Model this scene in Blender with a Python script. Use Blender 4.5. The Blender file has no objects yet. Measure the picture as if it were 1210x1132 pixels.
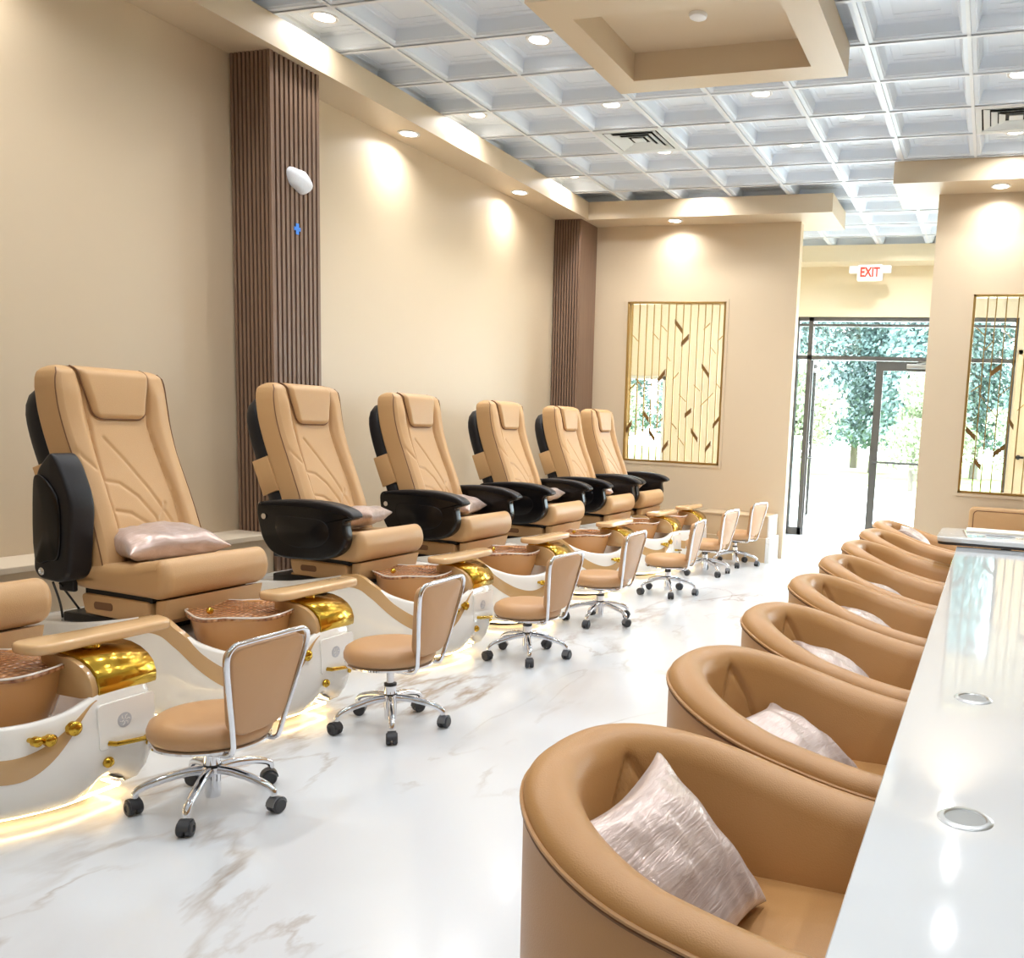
import bpy, bmesh, math, random
from mathutils import Vector, Matrix, noise
random.seed(7)
PI = math.pi
sc = bpy.context.scene
COL = sc.collection

# ---------------------------------------------------------------- materials
def lin(c):
    c /= 255.0
    return c / 12.92 if c <= .04045 else ((c + .055) / 1.055) ** 2.4
def rgb(r, g, b): return (lin(r), lin(g), lin(b), 1)
def mat(name, col, rough=.5, metal=0.0, bump=0.0, bscale=200.0, var=0.0, vscale=5.0, coat=0.0, sheen=0.0, emit=None, estr=0.0, trans=0.0, spec=None, alpha=None, ior=None):
    m = bpy.data.materials.new(name); m.use_nodes = True
    nt = m.node_tree; p = nt.nodes['Principled BSDF']
    p.inputs['Base Color'].default_value = col
    p.inputs['Roughness'].default_value = rough
    p.inputs['Metallic'].default_value = metal
    p.inputs['Coat Weight'].default_value = coat
    p.inputs['Sheen Weight'].default_value = sheen
    p.inputs['Transmission Weight'].default_value = trans
    if spec is not None: p.inputs['Specular IOR Level'].default_value = spec
    if ior: p.inputs['IOR'].default_value = ior
    if emit: p.inputs['Emission Color'].default_value = emit; p.inputs['Emission Strength'].default_value = estr
    tc = nt.nodes.new('ShaderNodeTexCoord')
    if var > 0:
        n = nt.nodes.new('ShaderNodeTexNoise'); n.inputs['Scale'].default_value = vscale; n.inputs['Detail'].default_value = 4
        nt.links.new(tc.outputs['Object'], n.inputs['Vector'])
        mx = nt.nodes.new('ShaderNodeMix'); mx.data_type = 'RGBA'
        mx.inputs[6].default_value = tuple(c * (1 - var) for c in col[:3]) + (1,)
        mx.inputs[7].default_value = tuple(min(1, c * (1 + var)) for c in col[:3]) + (1,)
        nt.links.new(n.outputs['Fac'], mx.inputs[0]); nt.links.new(mx.outputs[2], p.inputs['Base Color'])
    if bump > 0:
        n = nt.nodes.new('ShaderNodeTexNoise'); n.inputs['Scale'].default_value = bscale; n.inputs['Detail'].default_value = 3
        nt.links.new(tc.outputs['Object'], n.inputs['Vector'])
        b = nt.nodes.new('ShaderNodeBump'); b.inputs['Strength'].default_value = bump; b.inputs['Distance'].default_value = .002
        nt.links.new(n.outputs['Fac'], b.inputs['Height']); nt.links.new(b.outputs['Normal'], p.inputs['Normal'])
    return m

def marble(name, base, vein, rough, scale=.55, amount=.7, thin=.018, coat=0.0, grout=None):
    m = bpy.data.materials.new(name); m.use_nodes = True
    nt = m.node_tree; p = nt.nodes['Principled BSDF']; N = nt.nodes.new; K = nt.links.new
    tc = N('ShaderNodeTexCoord')
    mp = N('ShaderNodeMapping'); mp.inputs['Rotation'].default_value = (0, 0, .75); mp.inputs['Scale'].default_value = (1, .42, 1)
    K(tc.outputs['Object'], mp.inputs['Vector'])
    def vein_fac(sc_, w, seed):
        n = N('ShaderNodeTexNoise'); n.noise_dimensions = '4D'; n.inputs['W'].default_value = seed
        n.inputs['Scale'].default_value = sc_; n.inputs['Detail'].default_value = 7; n.inputs['Roughness'].default_value = .55; n.inputs['Distortion'].default_value = .6
        K(mp.outputs[0], n.inputs['Vector'])
        a = N('ShaderNodeMath'); a.operation = 'SUBTRACT'; a.inputs[1].default_value = .5; K(n.outputs['Fac'], a.inputs[0])
        b = N('ShaderNodeMath'); b.operation = 'ABSOLUTE'; K(a.outputs[0], b.inputs[0])
        c = N('ShaderNodeMapRange'); c.inputs[1].default_value = 0; c.inputs[2].default_value = w; c.inputs[3].default_value = 1; c.inputs[4].default_value = 0
        K(b.outputs[0], c.inputs[0]); return c.outputs[0]
    def mask(sc_, lo, hi, seed):
        n = N('ShaderNodeTexNoise'); n.noise_dimensions = '4D'; n.inputs['W'].default_value = seed; n.inputs['Scale'].default_value = sc_; n.inputs['Detail'].default_value = 3
        K(tc.outputs['Object'], n.inputs['Vector'])
        c = N('ShaderNodeMapRange'); c.inputs[1].default_value = lo; c.inputs[2].default_value = hi; K(n.outputs['Fac'], c.inputs[0]); return c.outputs[0]
    def mul(a, b):
        q = N('ShaderNodeMath'); q.operation = 'MULTIPLY'; K(a, q.inputs[0])
        if isinstance(b, float): q.inputs[1].default_value = b
        else: K(b, q.inputs[1])
        return q.outputs[0]
    v1 = mul(mul(vein_fac(scale, thin, 1.3), mask(1.1, .44, .62, 4.0)), amount)
    v2 = mul(mul(vein_fac(scale * .8, thin * 5, 1.3), mask(.9, .48, .7, 9.0)), amount * .38)
    v3 = mul(mul(vein_fac(scale * 2.3, thin * .8, 7.7), mask(1.6, .5, .66, 2.0)), amount * .6)
    ad = N('ShaderNodeMath'); ad.operation = 'ADD'; K(v1, ad.inputs[0]); K(v2, ad.inputs[1])
    ad2 = N('ShaderNodeMath'); ad2.operation = 'ADD'; ad2.use_clamp = True; K(ad.outputs[0], ad2.inputs[0]); K(v3, ad2.inputs[1])
    mx = N('ShaderNodeMix'); mx.data_type = 'RGBA'; mx.inputs[6].default_value = base; mx.inputs[7].default_value = vein
    K(ad2.outputs[0], mx.inputs[0]); out = mx.outputs[2]
    if grout:
        br = N('ShaderNodeTexBrick'); br.offset = .0; br.inputs['Scale'].default_value = 1; br.inputs['Mortar Size'].default_value = .0012
        br.inputs['Brick Width'].default_value = 1.2; br.inputs['Row Height'].default_value = 1.2
        br.inputs['Color1'].default_value = (1, 1, 1, 1); br.inputs['Color2'].default_value = (1, 1, 1, 1); br.inputs['Mortar'].default_value = grout
        K(tc.outputs['Object'], br.inputs['Vector'])
        mm = N('ShaderNodeMix'); mm.data_type = 'RGBA'; mm.blend_type = 'MULTIPLY'; mm.inputs[0].default_value = 1
        K(out, mm.inputs[6]); K(br.outputs['Color'], mm.inputs[7]); out = mm.outputs[2]
    K(out, p.inputs['Base Color'])
    p.inputs['Roughness'].default_value = rough; p.inputs['Coat Weight'].default_value = coat; p.inputs['Coat Roughness'].default_value = .08
    return m

def wood(name, c1, c2, rough=.5):
    m = bpy.data.materials.new(name); m.use_nodes = True
    nt = m.node_tree; p = nt.nodes['Principled BSDF']; N = nt.nodes.new; K = nt.links.new
    tc = N('ShaderNodeTexCoord'); mp = N('ShaderNodeMapping'); mp.inputs['Scale'].default_value = (40, 40, 1.5)
    n = N('ShaderNodeTexNoise'); n.inputs['Scale'].default_value = 2; n.inputs['Detail'].default_value = 5
    K(tc.outputs['Object'], mp.inputs[0]); K(mp.outputs[0], n.inputs['Vector'])
    mx = N('ShaderNodeMix'); mx.data_type = 'RGBA'; mx.inputs[6].default_value = c1; mx.inputs[7].default_value = c2
    K(n.outputs['Fac'], mx.inputs[0]); K(mx.outputs[2], p.inputs['Base Color']); p.inputs['Roughness'].default_value = rough
    return m

def beaded(name, c1, c2):
    m = bpy.data.materials.new(name); m.use_nodes = True
    nt = m.node_tree; p = nt.nodes['Principled BSDF']; N = nt.nodes.new; K = nt.links.new
    tc = N('ShaderNodeTexCoord'); v = N('ShaderNodeTexVoronoi'); v.inputs['Scale'].default_value = 40; v.inputs['Randomness'].default_value = .0
    K(tc.outputs['Object'], v.inputs['Vector'])
    mx = N('ShaderNodeMix'); mx.data_type = 'RGBA'; mx.inputs[6].default_value = c1; mx.inputs[7].default_value = c2
    mr = N('ShaderNodeMapRange'); mr.inputs[1].default_value = 0; mr.inputs[2].default_value = .6; K(v.outputs['Distance'], mr.inputs[0])  # bead centres coloured lighter as highlights, the gaps between them darker
    K(mr.outputs[0], mx.inputs[0]); K(mx.outputs[2], p.inputs['Base Color'])
    b = N('ShaderNodeBump'); b.invert = True; b.inputs['Strength'].default_value = 1; b.inputs['Distance'].default_value = .012
    K(v.outputs['Distance'], b.inputs['Height']); K(b.outputs['Normal'], p.inputs['Normal'])
    p.inputs['Roughness'].default_value = .22; p.inputs['Coat Weight'].default_value = .4
    return m

def satin(name, c1, c2):
    m = bpy.data.materials.new(name); m.use_nodes = True
    nt = m.node_tree; p = nt.nodes['Principled BSDF']; N = nt.nodes.new; K = nt.links.new
    tc = N('ShaderNodeTexCoord'); mp = N('ShaderNodeMapping'); mp.inputs['Scale'].default_value = (5, 38, 10)
    n = N('ShaderNodeTexNoise'); n.inputs['Scale'].default_value = 2.2; n.inputs['Detail'].default_value = 6; n.inputs['Distortion'].default_value = 1.2
    K(tc.outputs['Object'], mp.inputs[0]); K(mp.outputs[0], n.inputs['Vector'])
    mx = N('ShaderNodeMix'); mx.data_type = 'RGBA'; mx.inputs[6].default_value = c1; mx.inputs[7].default_value = c2
    K(n.outputs['Fac'], mx.inputs[0]); K(mx.outputs[2], p.inputs['Base Color'])
    b = N('ShaderNodeBump'); b.inputs['Strength'].default_value = .4; b.inputs['Distance'].default_value = .006
    K(n.outputs['Fac'], b.inputs['Height']); K(b.outputs['Normal'], p.inputs['Normal'])
    p.inputs['Roughness'].default_value = .27; p.inputs['Metallic'].default_value = .4; p.inputs['Sheen Weight'].default_value = .4
    return m

M = dict(
    wall=mat('wall_paint', rgb(210, 191, 162), .42, bump=.15, bscale=260),
    wall_lobby=mat('lobby_wall_paint', rgb(226, 211, 180), .6),
    tile=mat('ceiling_white', rgb(226, 235, 245), .45),
    tile_bar=mat('ceiling_grid_white', rgb(232, 237, 242), .4),
    floor=marble('floor_marble', rgb(213, 217, 220), rgb(158, 140, 122), .21, .75, .85, .02, .3),
    quartz=mat('white_quartz', rgb(213, 217, 219), .06, coat=.5, var=.02, vscale=3),
    marble_side=marble('white_marble_panel', rgb(235, 235, 232), rgb(170, 165, 160), .2, 2.5, .6),
    wood=wood('walnut_slat', rgb(146, 118, 98), rgb(116, 90, 72), .45),
    wood_dark=mat('slat_gap', rgb(40, 30, 25), .8),
    leather=mat('tan_leather', rgb(197, 157, 109), .42, bump=.35, bscale=300, var=.03, vscale=4),
    leather2=mat('camel_leather', rgb(184, 137, 84), .4, bump=.3, bscale=320, var=.03, vscale=3),
    stool_leather=mat('stool_leather', rgb(190, 147, 103), .42, bump=.25, bscale=320),
    seam=mat('seam_brown', rgb(120, 82, 50), .6),
    black=mat('gloss_black', rgb(12, 11, 13), .24, spec=.35),
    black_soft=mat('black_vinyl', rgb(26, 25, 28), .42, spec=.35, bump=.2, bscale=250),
    grey=mat('charcoal_plastic', rgb(92, 95, 102), .4),
    spa=mat('spa_gelcoat', rgb(238, 235, 228), .12, coat=.6),
    band=mat('spa_tan_gloss', rgb(196, 158, 108), .15, coat=.6),
    bowl=mat('spa_bowl_amber', rgb(204, 150, 92), .18, coat=.5),
    liner=beaded('beaded_liner', rgb(214, 158, 108), rgb(136, 84, 48)),
    film=mat('clear_film', rgb(225, 214, 200), .15, coat=.5),
    tray=mat('tray_tan', rgb(214, 176, 128), .2, coat=.4, var=.08, vscale=14),
    gold=mat('polished_gold', rgb(205, 165, 62), .16, metal=1.0),
    gold_dull=mat('brushed_gold', rgb(176, 142, 84), .32, metal=.85),
    bronze=mat('bronze_leaf', rgb(138, 106, 64), .35, metal=.7),
    chrome=mat('chrome', rgb(225, 226, 230), .08, metal=1.0),
    caster=mat('caster_rubber', rgb(52, 53, 56), .45),
    hub=mat('caster_grey', rgb(120, 122, 126), .35, metal=.4),
    white=mat('white_plastic', rgb(238, 238, 236), .35),
    greyp=mat('pale_grey_print', rgb(188, 188, 190), .4),
    satin=satin('satin_blush', rgb(172, 146, 134), rgb(232, 216, 208)),
    satin2=satin('satin_taupe', rgb(158, 132, 120), rgb(222, 202, 192)),
    frame=mat('bronze_aluminium', rgb(92, 90, 87), .4, metal=.3),  # grey lightened to carry the daylight glare on the storefront frame
    steel=mat('brushed_steel', rgb(190, 192, 192), .3, metal=.9),
    mesh=mat('grommet_mesh', rgb(150, 152, 150), .5, metal=.5),
    cable=mat('black_cable', rgb(18, 18, 18), .5),
    tape=mat('blue_tape', rgb(70, 140, 235), .6),
    foam=mat('white_foam', rgb(228, 232, 238), .8, bump=.8, bscale=60),
    red=mat('exit_red', rgb(235, 60, 45), .4, emit=rgb(255, 70, 50), estr=.6),
    lamp=mat('lamp_diffuser', (1, 1, 1, 1), .4, emit=(1, .97, .92, 1), estr=8),
    led=mat('warm_led', (1, .8, .4, 1), .4, emit=(1, .70, .34, 1), estr=10),
    vent=mat('vent_white', rgb(222, 230, 232), .4),
    vent_dark=mat('vent_gap', rgb(30, 34, 36), .7),
    ground=mat('outdoor_concrete', rgb(214, 212, 205), .8, var=.05, vscale=.6),
    grass=mat('verge_grass', rgb(150, 170, 95), .9, var=.2, vscale=2),
    bark=mat('tree_bark', rgb(120, 110, 100), .9),
    leaf1=mat('leaf_pine', rgb(104, 124, 120), .8, var=.25, vscale=1.2),  # outdoor haze mixed into the leaf colour as a paler tone
    leaf2=mat('leaf_bright', rgb(140, 148, 116), .8, var=.2, vscale=1.5),  # desaturated too, with the same haze in the colour
    stone=mat('bollard_stone', rgb(150, 150, 152), .8),
    beige=mat('beige_laminate', rgb(200, 176, 142), .4),
    paper=mat('paper_cream', rgb(238, 232, 218), .6),
    dark_edge=mat('dark_edge', rgb(50, 48, 48), .4),
)
def glass(name, tint=(1, 1, 1, 1)):
    m = bpy.data.materials.new(name); m.use_nodes = True
    nt = m.node_tree; nt.nodes.clear(); N = nt.nodes.new
    o = N('ShaderNodeOutputMaterial'); t = N('ShaderNodeBsdfTransparent'); t.inputs[0].default_value = tint
    g = N('ShaderNodeBsdfGlossy'); g.inputs['Roughness'].default_value = .02
    f = N('ShaderNodeFresnel'); f.inputs[0].default_value = 1.45; mx = N('ShaderNodeMixShader')
    nt.links.new(f.outputs[0], mx.inputs[0]); nt.links.new(t.outputs[0], mx.inputs[1]); nt.links.new(g.outputs[0], mx.inputs[2]); nt.links.new(mx.outputs[0], o.inputs[0])
    return m
M['glass'] = glass('window_glass', (.90, .95, .94, 1))
M['glass2'] = glass('screen_glass', (.97, .98, .97, 1))

# ---------------------------------------------------------------- mesh helpers
def new(): return bmesh.new()
def obj(name, bm, m, parent=None, smooth=True, angle=40, mods=None):
    me = bpy.data.meshes.new(name)
    bmesh.ops.recalc_face_normals(bm, faces=bm.faces)
    bm.to_mesh(me); bm.free()
    for mm in (m if isinstance(m, (list, tuple)) else [m]): me.materials.append(mm)
    if smooth:
        me.polygons.foreach_set('use_smooth', [True] * len(me.polygons))
        me.set_sharp_from_angle(angle=math.radians(angle))
    o = bpy.data.objects.new(name, me); COL.objects.link(o)
    if parent: o.parent = parent
    return o
def tag(o, label=None, cat=None, group=None, kind=None):
    if label: o['label'] = label
    if cat: o['category'] = cat
    if group: o['group'] = group
    if kind: o['kind'] = kind
    return o
def thing(name, label, cat, loc=(0, 0, 0), rz=0, group=None):
    o = bpy.data.objects.new(name, None); o.empty_display_size = .1; COL.objects.link(o)
    o.location = loc; o.rotation_euler = (0, 0, rz)
    return tag(o, label, cat, group)
def struct(name, bm, m, parent=None, **k):
    o = obj(name, bm, m, parent, **k); o['kind'] = 'structure'; return o
def copy_tree(src, parent=None):
    c = src.copy(); COL.objects.link(c)
    if parent: c.parent = parent
    for ch in list(src.children): copy_tree(ch, c)
    return c
def box(bm, x0, x1, y0, y1, z0, z1, bev=0.0, seg=2):
    r = bmesh.ops.create_cube(bm, size=1)
    vs = r['verts']
    bmesh.ops.scale(bm, vec=(abs(x1 - x0), abs(y1 - y0), abs(z1 - z0)), verts=vs)
    bmesh.ops.translate(bm, vec=((x0 + x1) / 2, (y0 + y1) / 2, (z0 + z1) / 2), verts=vs)
    if bev:
        es = list({e for v in vs for e in v.link_edges})
        bmesh.ops.bevel(bm, geom=es, offset=bev, segments=seg, affect='EDGES', profile=.5)
def rings(bm, R, closed=True, cap0=True, cap1=True):
    vr = [[bm.verts.new(p) for p in r] for r in R]
    n = len(R[0])
    for a, b in zip(vr, vr[1:]):
        for i in range(n if closed else n - 1):
            j = (i + 1) % n
            bm.faces.new((a[i], a[j], b[j], b[i]))
    def cap(r):
        c = bm.verts.new(sum((v.co for v in r), Vector()) / len(r))
        for i in range(n): bm.faces.new((r[i], r[(i + 1) % n], c))
    if closed and cap0: cap(vr[0])
    if closed and cap1: cap(vr[-1])
    return vr
def lathe(bm, prof, c=(0, 0, 0), seg=32, cap0=True, cap1=True, ax='z'):
    R = []
    for r, z in prof:
        ring = []
        for i in range(seg):
            a = 2 * PI * i / seg
            p = (r * math.cos(a), r * math.sin(a), z)
            if ax == 'x': p = (z, p[0], p[1])
            if ax == 'y': p = (p[0], z, p[1])
            ring.append(Vector(p) + Vector(c))
        R.append(ring)
    rings(bm, R, True, cap0, cap1)
def tube(bm, pts, r, seg=8, closed=False):
    pts = [Vector(p) for p in pts]; n = len(pts); R = []
    up = None
    for i, p in enumerate(pts):
        if closed: t = pts[(i + 1) % n] - pts[i - 1]
        else: t = pts[min(i + 1, n - 1)] - pts[max(i - 1, 0)]
        t.normalize()
        if up is None:
            up = Vector((0, 0, 1)) if abs(t.z) < .9 else Vector((1, 0, 0))
        s = t.cross(up)
        if s.length < 1e-5: s = t.orthogonal()
        s.normalize(); u = s.cross(t).normalized(); up = u
        rr = r[i] if isinstance(r, (list, tuple)) else r
        R.append([p + s * rr * math.cos(2 * PI * k / seg) + u * rr * math.sin(2 * PI * k / seg) for k in range(seg)])
    if closed: R.append(R[0])
    rings(bm, R, True, not closed, not closed)
def cr(pts, n=8, closed=False):
    P = [Vector(p) for p in pts]; out = []; N = len(P)
    last = N if closed else N - 1
    for i in range(last):
        if closed: a, b, c, d = P[i - 1], P[i], P[(i + 1) % N], P[(i + 2) % N]
        else: a, b, c, d = P[max(i - 1, 0)], P[i], P[i + 1], P[min(i + 2, N - 1)]
        for k in range(n):
            t = k / n
            out.append(.5 * ((2 * b) + (c - a) * t + (2 * a - 5 * b + 4 * c - d) * t * t + (3 * b - a - 3 * c + d) * t ** 3))
    if not closed: out.append(P[-1])
    return out
def extr(bm, prof, a0, a1, r, axis='y', n=4, mid=1, scale=None):
    """closed outline (2-d points) extruded from a0 to a1 with rounded ends of radius r"""
    P = [Vector((p[0], p[1])) for p in prof]
    area = sum(P[i - 1].x * P[i].y - P[i].x * P[i - 1].y for i in range(len(P)))
    sg = 1 if area > 0 else -1
    Nn = []
    for i in range(len(P)):
        t = P[(i + 1) % len(P)] - P[i - 1]; nrm = Vector((t.y, -t.x)) * sg
        if nrm.length: nrm.normalize()
        Nn.append(nrm)
    st = []
    for i in range(n + 1):
        f = i / n * PI / 2; st.append((a0 + r * (1 - math.sin(f)) if False else a0 + r * (1 - math.cos(f)), r * (1 - math.sin(f))))
    for k in range(1, mid): st.append((a0 + r + (a1 - a0 - 2 * r) * k / mid, 0))
    for i in range(n, -1, -1):
        f = i / n * PI / 2; st.append((a1 - r * (1 - math.cos(f)), r * (1 - math.sin(f))))
    R = []
    for a, ins in st:
        ring = []
        for p, nn in zip(P, Nn):
            q = p - nn * ins
            ring.append({'y': Vector((q.x, a, q.y)), 'z': Vector((q.x, q.y, a)), 'x': Vector((a, q.x, q.y))}[axis])
        R.append(ring)
    rings(bm, R)
def rrect(x0, x1, y0, y1, r, n=5):
    out = []
    for cx, cy, a0 in ((x1 - r, y1 - r, 0), (x0 + r, y1 - r, 90), (x0 + r, y0 + r, 180), (x1 - r, y0 + r, 270)):
        for i in range(n + 1):
            a = math.radians(a0 + 90 * i / n); out.append((cx + r * math.cos(a), cy + r * math.sin(a)))
    return out
def ss(a, b, x):
    t = max(0, min(1, (x - a) / (b - a))); return t * t * (3 - 2 * t)
def lerp(a, b, t): return a + (b - a) * t
def interp(xs, ys, x):
    if x <= xs[0]: return ys[0]
    for i in range(len(xs) - 1):
        if x <= xs[i + 1]: return lerp(ys[i], ys[i + 1], (x - xs[i]) / (xs[i + 1] - xs[i]))
    return ys[-1]
def sinterp(xs, ys, x):
    if x <= xs[0]: return ys[0]
    for i in range(len(xs) - 1):
        if x <= xs[i + 1]: return lerp(ys[i], ys[i + 1], ss(xs[i], xs[i + 1], x))
    return ys[-1]
def segdist(px, py, poly):
    best = 9
    for (ax, ay), (bx, by) in zip(poly, poly[1:]):
        dx, dy = bx - ax, by - ay; t = max(0, min(1, ((px - ax) * dx + (py - ay) * dy) / (dx * dx + dy * dy + 1e-12)))
        best = min(best, math.hypot(px - ax - t * dx, py - ay - t * dy))
    return best

# ---------------------------------------------------------------- camera
f_px, CX, CY = 1063.58, 809.41, 647.56
yaw, pitch, roll = .3192, -.1325, .0455
fw = Vector((-math.sin(yaw) * math.cos(pitch), math.cos(yaw) * math.cos(pitch), math.sin(pitch)))
r0 = Vector((math.cos(yaw), math.sin(yaw), 0)); u0 = r0.cross(fw)
rr_ = r0 * math.cos(roll) + u0 * math.sin(roll); uu_ = -r0 * math.sin(roll) + u0 * math.cos(roll)
cd = bpy.data.cameras.new('camera'); cam = bpy.data.objects.new('camera', cd); COL.objects.link(cam)
CAMZ = 1.4
mw = Matrix((rr_, uu_, -fw)).transposed().to_4x4(); mw.translation = Vector((0, 0, CAMZ)); cam.matrix_world = mw
cd.sensor_width = 36; cd.sensor_fit = 'HORIZONTAL'; cd.lens = f_px / 1210 * 36
cd.shift_x = (605 - CX) / 1210; cd.shift_y = (CY - 566) / 1210; cd.clip_start = .02; cd.clip_end = 200
sc.camera = cam

# ---------------------------------------------------------------- the room
CZ, SZ = 3.82, 3.63
XW, XF, YE = -4.80, -4.41, 9.80        # left wall, soffit edge, end wall
XR, YB, YD = 3.4, -3.6, 12.30
bm = new(); box(bm, -7.2, XR, YB, YD + .1, -.1, 0); struct('floor', bm, M['floor'], smooth=False)
bm = new(); box(bm, XW - .15, XW, YB, YE + .14, 0, CZ + .3); struct('wall_left', bm, M['wall'], smooth=False)
bm = new(); box(bm, XR, XR + .15, YB, YD + .1, 0, CZ + .3); struct('wall_right', bm, M['wall'], smooth=False)
# the back wall behind the camera
bm = new()
box(bm, XW, XR, YB - .15, YB, 0, CZ + .3)
struct('wall_back', bm, M['wall'], smooth=False)
# end wall with opening
wx0, wx1, wz0, wz1 = -4.055, -2.885, .995, 2.80
bm = new()
box(bm, XW, wx0, YE, YE + .14, 0, SZ + .02); box(bm, wx1, -2.10, YE, YE + .14, 0, SZ + .02)
box(bm, wx0, wx1, YE, YE + .14, 0, wz0); box(bm, wx0, wx1, YE, YE + .14, wz1, SZ + .02)
struct('wall_end', bm, M['wall'], smooth=False)
rx0, rx1, rz0, rz1 = -.255, 1.15, .91, 2.735
YR = 8.90
bm = new()
box(bm, -.635, rx0, YR, YR + .14, 0, SZ + .02); box(bm, rx1, 1.7, YR, YR + .14, 0, SZ + .02)  # cut short at its unseen right end to let daylight past
box(bm, rx0, rx1, YR, YR + .14, 0, rz0); box(bm, rx0, rx1, YR, YR + .14, rz1, SZ + .02)
struct('wall_partition', bm, M['wall'], smooth=False)
# soffits
bm = new(); box(bm, XW, XF, YB, 9.42, SZ, CZ - .004); box(bm, XW, -1.71, 9.42, 10.25, SZ, CZ - .004)
struct('trim_1', bm, M['wall'], smooth=False)
bm = new(); box(bm, -1.01, 1.95, 8.47, 9.4, SZ, CZ - .004); struct('trim_2', bm, M['wall'], smooth=False)
# lobby walls and the front wall with storefront openings, plus an unseen one at right added for daylight
bm = new()
box(bm, -7.2, -7.05, YE + .14, YD, 0, CZ + .3)
box(bm, -7.2, XW - .1, YE, YE + .14, 0, CZ + .3)
struct('wall_lobby_left', bm, M['wall_lobby'], smooth=False)
SF0, SF1, SFT = -2.62, .22, 2.96
LW0, LW1 = -6.3, -4.47
bm = new()
box(bm, -7.2, LW0, YD, YD + .15, 0, CZ + .3); box(bm, LW1, SF0, YD, YD + .15, 0, CZ + .3); box(bm, SF1, 1.4, YD, YD + .15, 0, CZ + .3); box(bm, 3.3, XR, YD, YD + .15, 0, CZ + .3); box(bm, 1.4, 3.3, YD, YD + .15, 0, .2); box(bm, 1.4, 3.3, YD, YD + .15, SFT, CZ + .3)
box(bm, LW0, LW1, YD, YD + .15, 0, .35); box(bm, LW0, LW1, YD, YD + .15, 2.12, CZ + .3); box(bm, SF0, SF1, YD, YD + .15, SFT, CZ + .3)
struct('wall_front', bm, M['wall_lobby'], smooth=False)
bm = new(); box(bm, -7.05, XR, 11.95, YD, 3.61, CZ - .004); struct('trim_3', bm, M['wall_lobby'], smooth=False)
bm = new(); box(bm, -7.3, XR + .1, YB - .15, YD + .3, CZ + .3, CZ + .45); struct('roof', bm, M['tile'], smooth=False)
bpy.data.objects['roof'].name = 'ceiling_slab'

# coffered ceiling
G = .61; GX, GY = -.3272, 6.621
VENTS = [(-3.072, 7.536), (-.022, 7.536)]
bm = new()
def quad(a, b, c, d): bm.faces.new([bm.verts.new(p) for p in (a, b, c, d)])
steps = [(.0, 0.0), (.012, 0.0), (.012, .004), (.040, .006), (.046, .016), (.050, .018), (.066, .086), (.074, .092), (.100, .094), (.104, .098)]
def coffer(x0, y0):
    R = []
    for ins, h in steps:
        R.append([(x0 + ins, y0 + ins, CZ + h), (x0 + G - ins, y0 + ins, CZ + h), (x0 + G - ins, y0 + G - ins, CZ + h), (x0 + ins, y0 + G - ins, CZ + h)])
    for a, b in zip(R, R[1:]):
        for i in range(4): quad(a[i], a[(i + 1) % 4], b[(i + 1) % 4], b[i])
    quad(*R[-1])
    # raised centre panel line
    i0, i1 = .165, .172
    for ins, h in ((.165, .083),):
        a = [(x0 + ins, y0 + ins), (x0 + G - ins, y0 + ins), (x0 + G - ins, y0 + G - ins), (x0 + ins, y0 + G - ins)]
        for k in range(4):
            p, q = a[k], a[(k + 1) % 4]
            box(bm, min(p[0], q[0]) - .003, max(p[0], q[0]) + .003, min(p[1], q[1]) - .003, max(p[1], q[1]) + .003, CZ + .095, CZ + .100)
for i in range(-12, 7):
    for j in range(-17, 10):
        x0, y0 = GX + i * G, GY + j * G
        if x0 > XR or x0 + G < -7.1 or y0 + G < YB: continue
        if x0 + G < -5.2: continue
        if any(abs(x0 + G / 2 - vx) < .1 and abs(y0 + G / 2 - vy) < .1 for vx, vy in VENTS): continue
        coffer(x0, y0)
struct('ceiling', bm, M['tile'], smooth=False)
bm = new()
for i in range(-8, 7):
    x = GX + i * G; box(bm, x - .012, x + .012, YB, YD, CZ - .004, CZ + .004)
for j in range(-17, 10):
    y = GY + j * G; box(bm, -5.2, XR, y - .012, y + .012, CZ - .0045, CZ + .0035)
struct('trim_4', bm, M['tile_bar'], smooth=False)

# slat columns
def slat_column(name, x0, x1, y0, y1, side):
    root = bpy.data.objects.new(name, None); COL.objects.link(root); root['kind'] = 'structure'
    bm = new(); box(bm, x0, x1 - .016, y0 + .016, y1, 0, SZ)
    o = obj('column_core', bm, M['wood_dark'], root, smooth=False); o['kind'] = 'structure'
    bm = new(); n = 10; p = (x1 - x0) / n
    for k in range(n): box(bm, x0 + k * p + (.014 if k < n - 1 else .010), x0 + (k + 1) * p - (0 if k < n - 1 else .001), y0, y0 + .02, 0, SZ)
    if side:
        n = 11; p = (y1 - y0) / n
        for k in range(n): box(bm, x1 - .02, x1, y0 + k * p + (.0205 if k == 0 else .006), y0 + (k + 1) * p - .011, 0, SZ)
    else: box(bm, x1 - .02, x1, y0 + .0205, y1, 0, SZ)
    o = obj('slat_panel', bm, M['wood'], root, smooth=False); o['kind'] = 'structure'
slat_column('trim_5', XW, -4.47, 4.81, 5.26, True)
slat_column('trim_6', XW, -4.47, 9.37, YE, False)
# ledge behind the chairs
bm = new(); box(bm, XW, -4.50, YB, 4.81, 0, .545); struct('trim_7', bm, M['wall'], smooth=False)
bm = new(); box(bm, XW, -4.47, YB, 4.81, .545, .577, .004); struct('trim_8', bm, mat('ledge_cream', rgb(228, 212, 188), .4), smooth=False)

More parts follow.
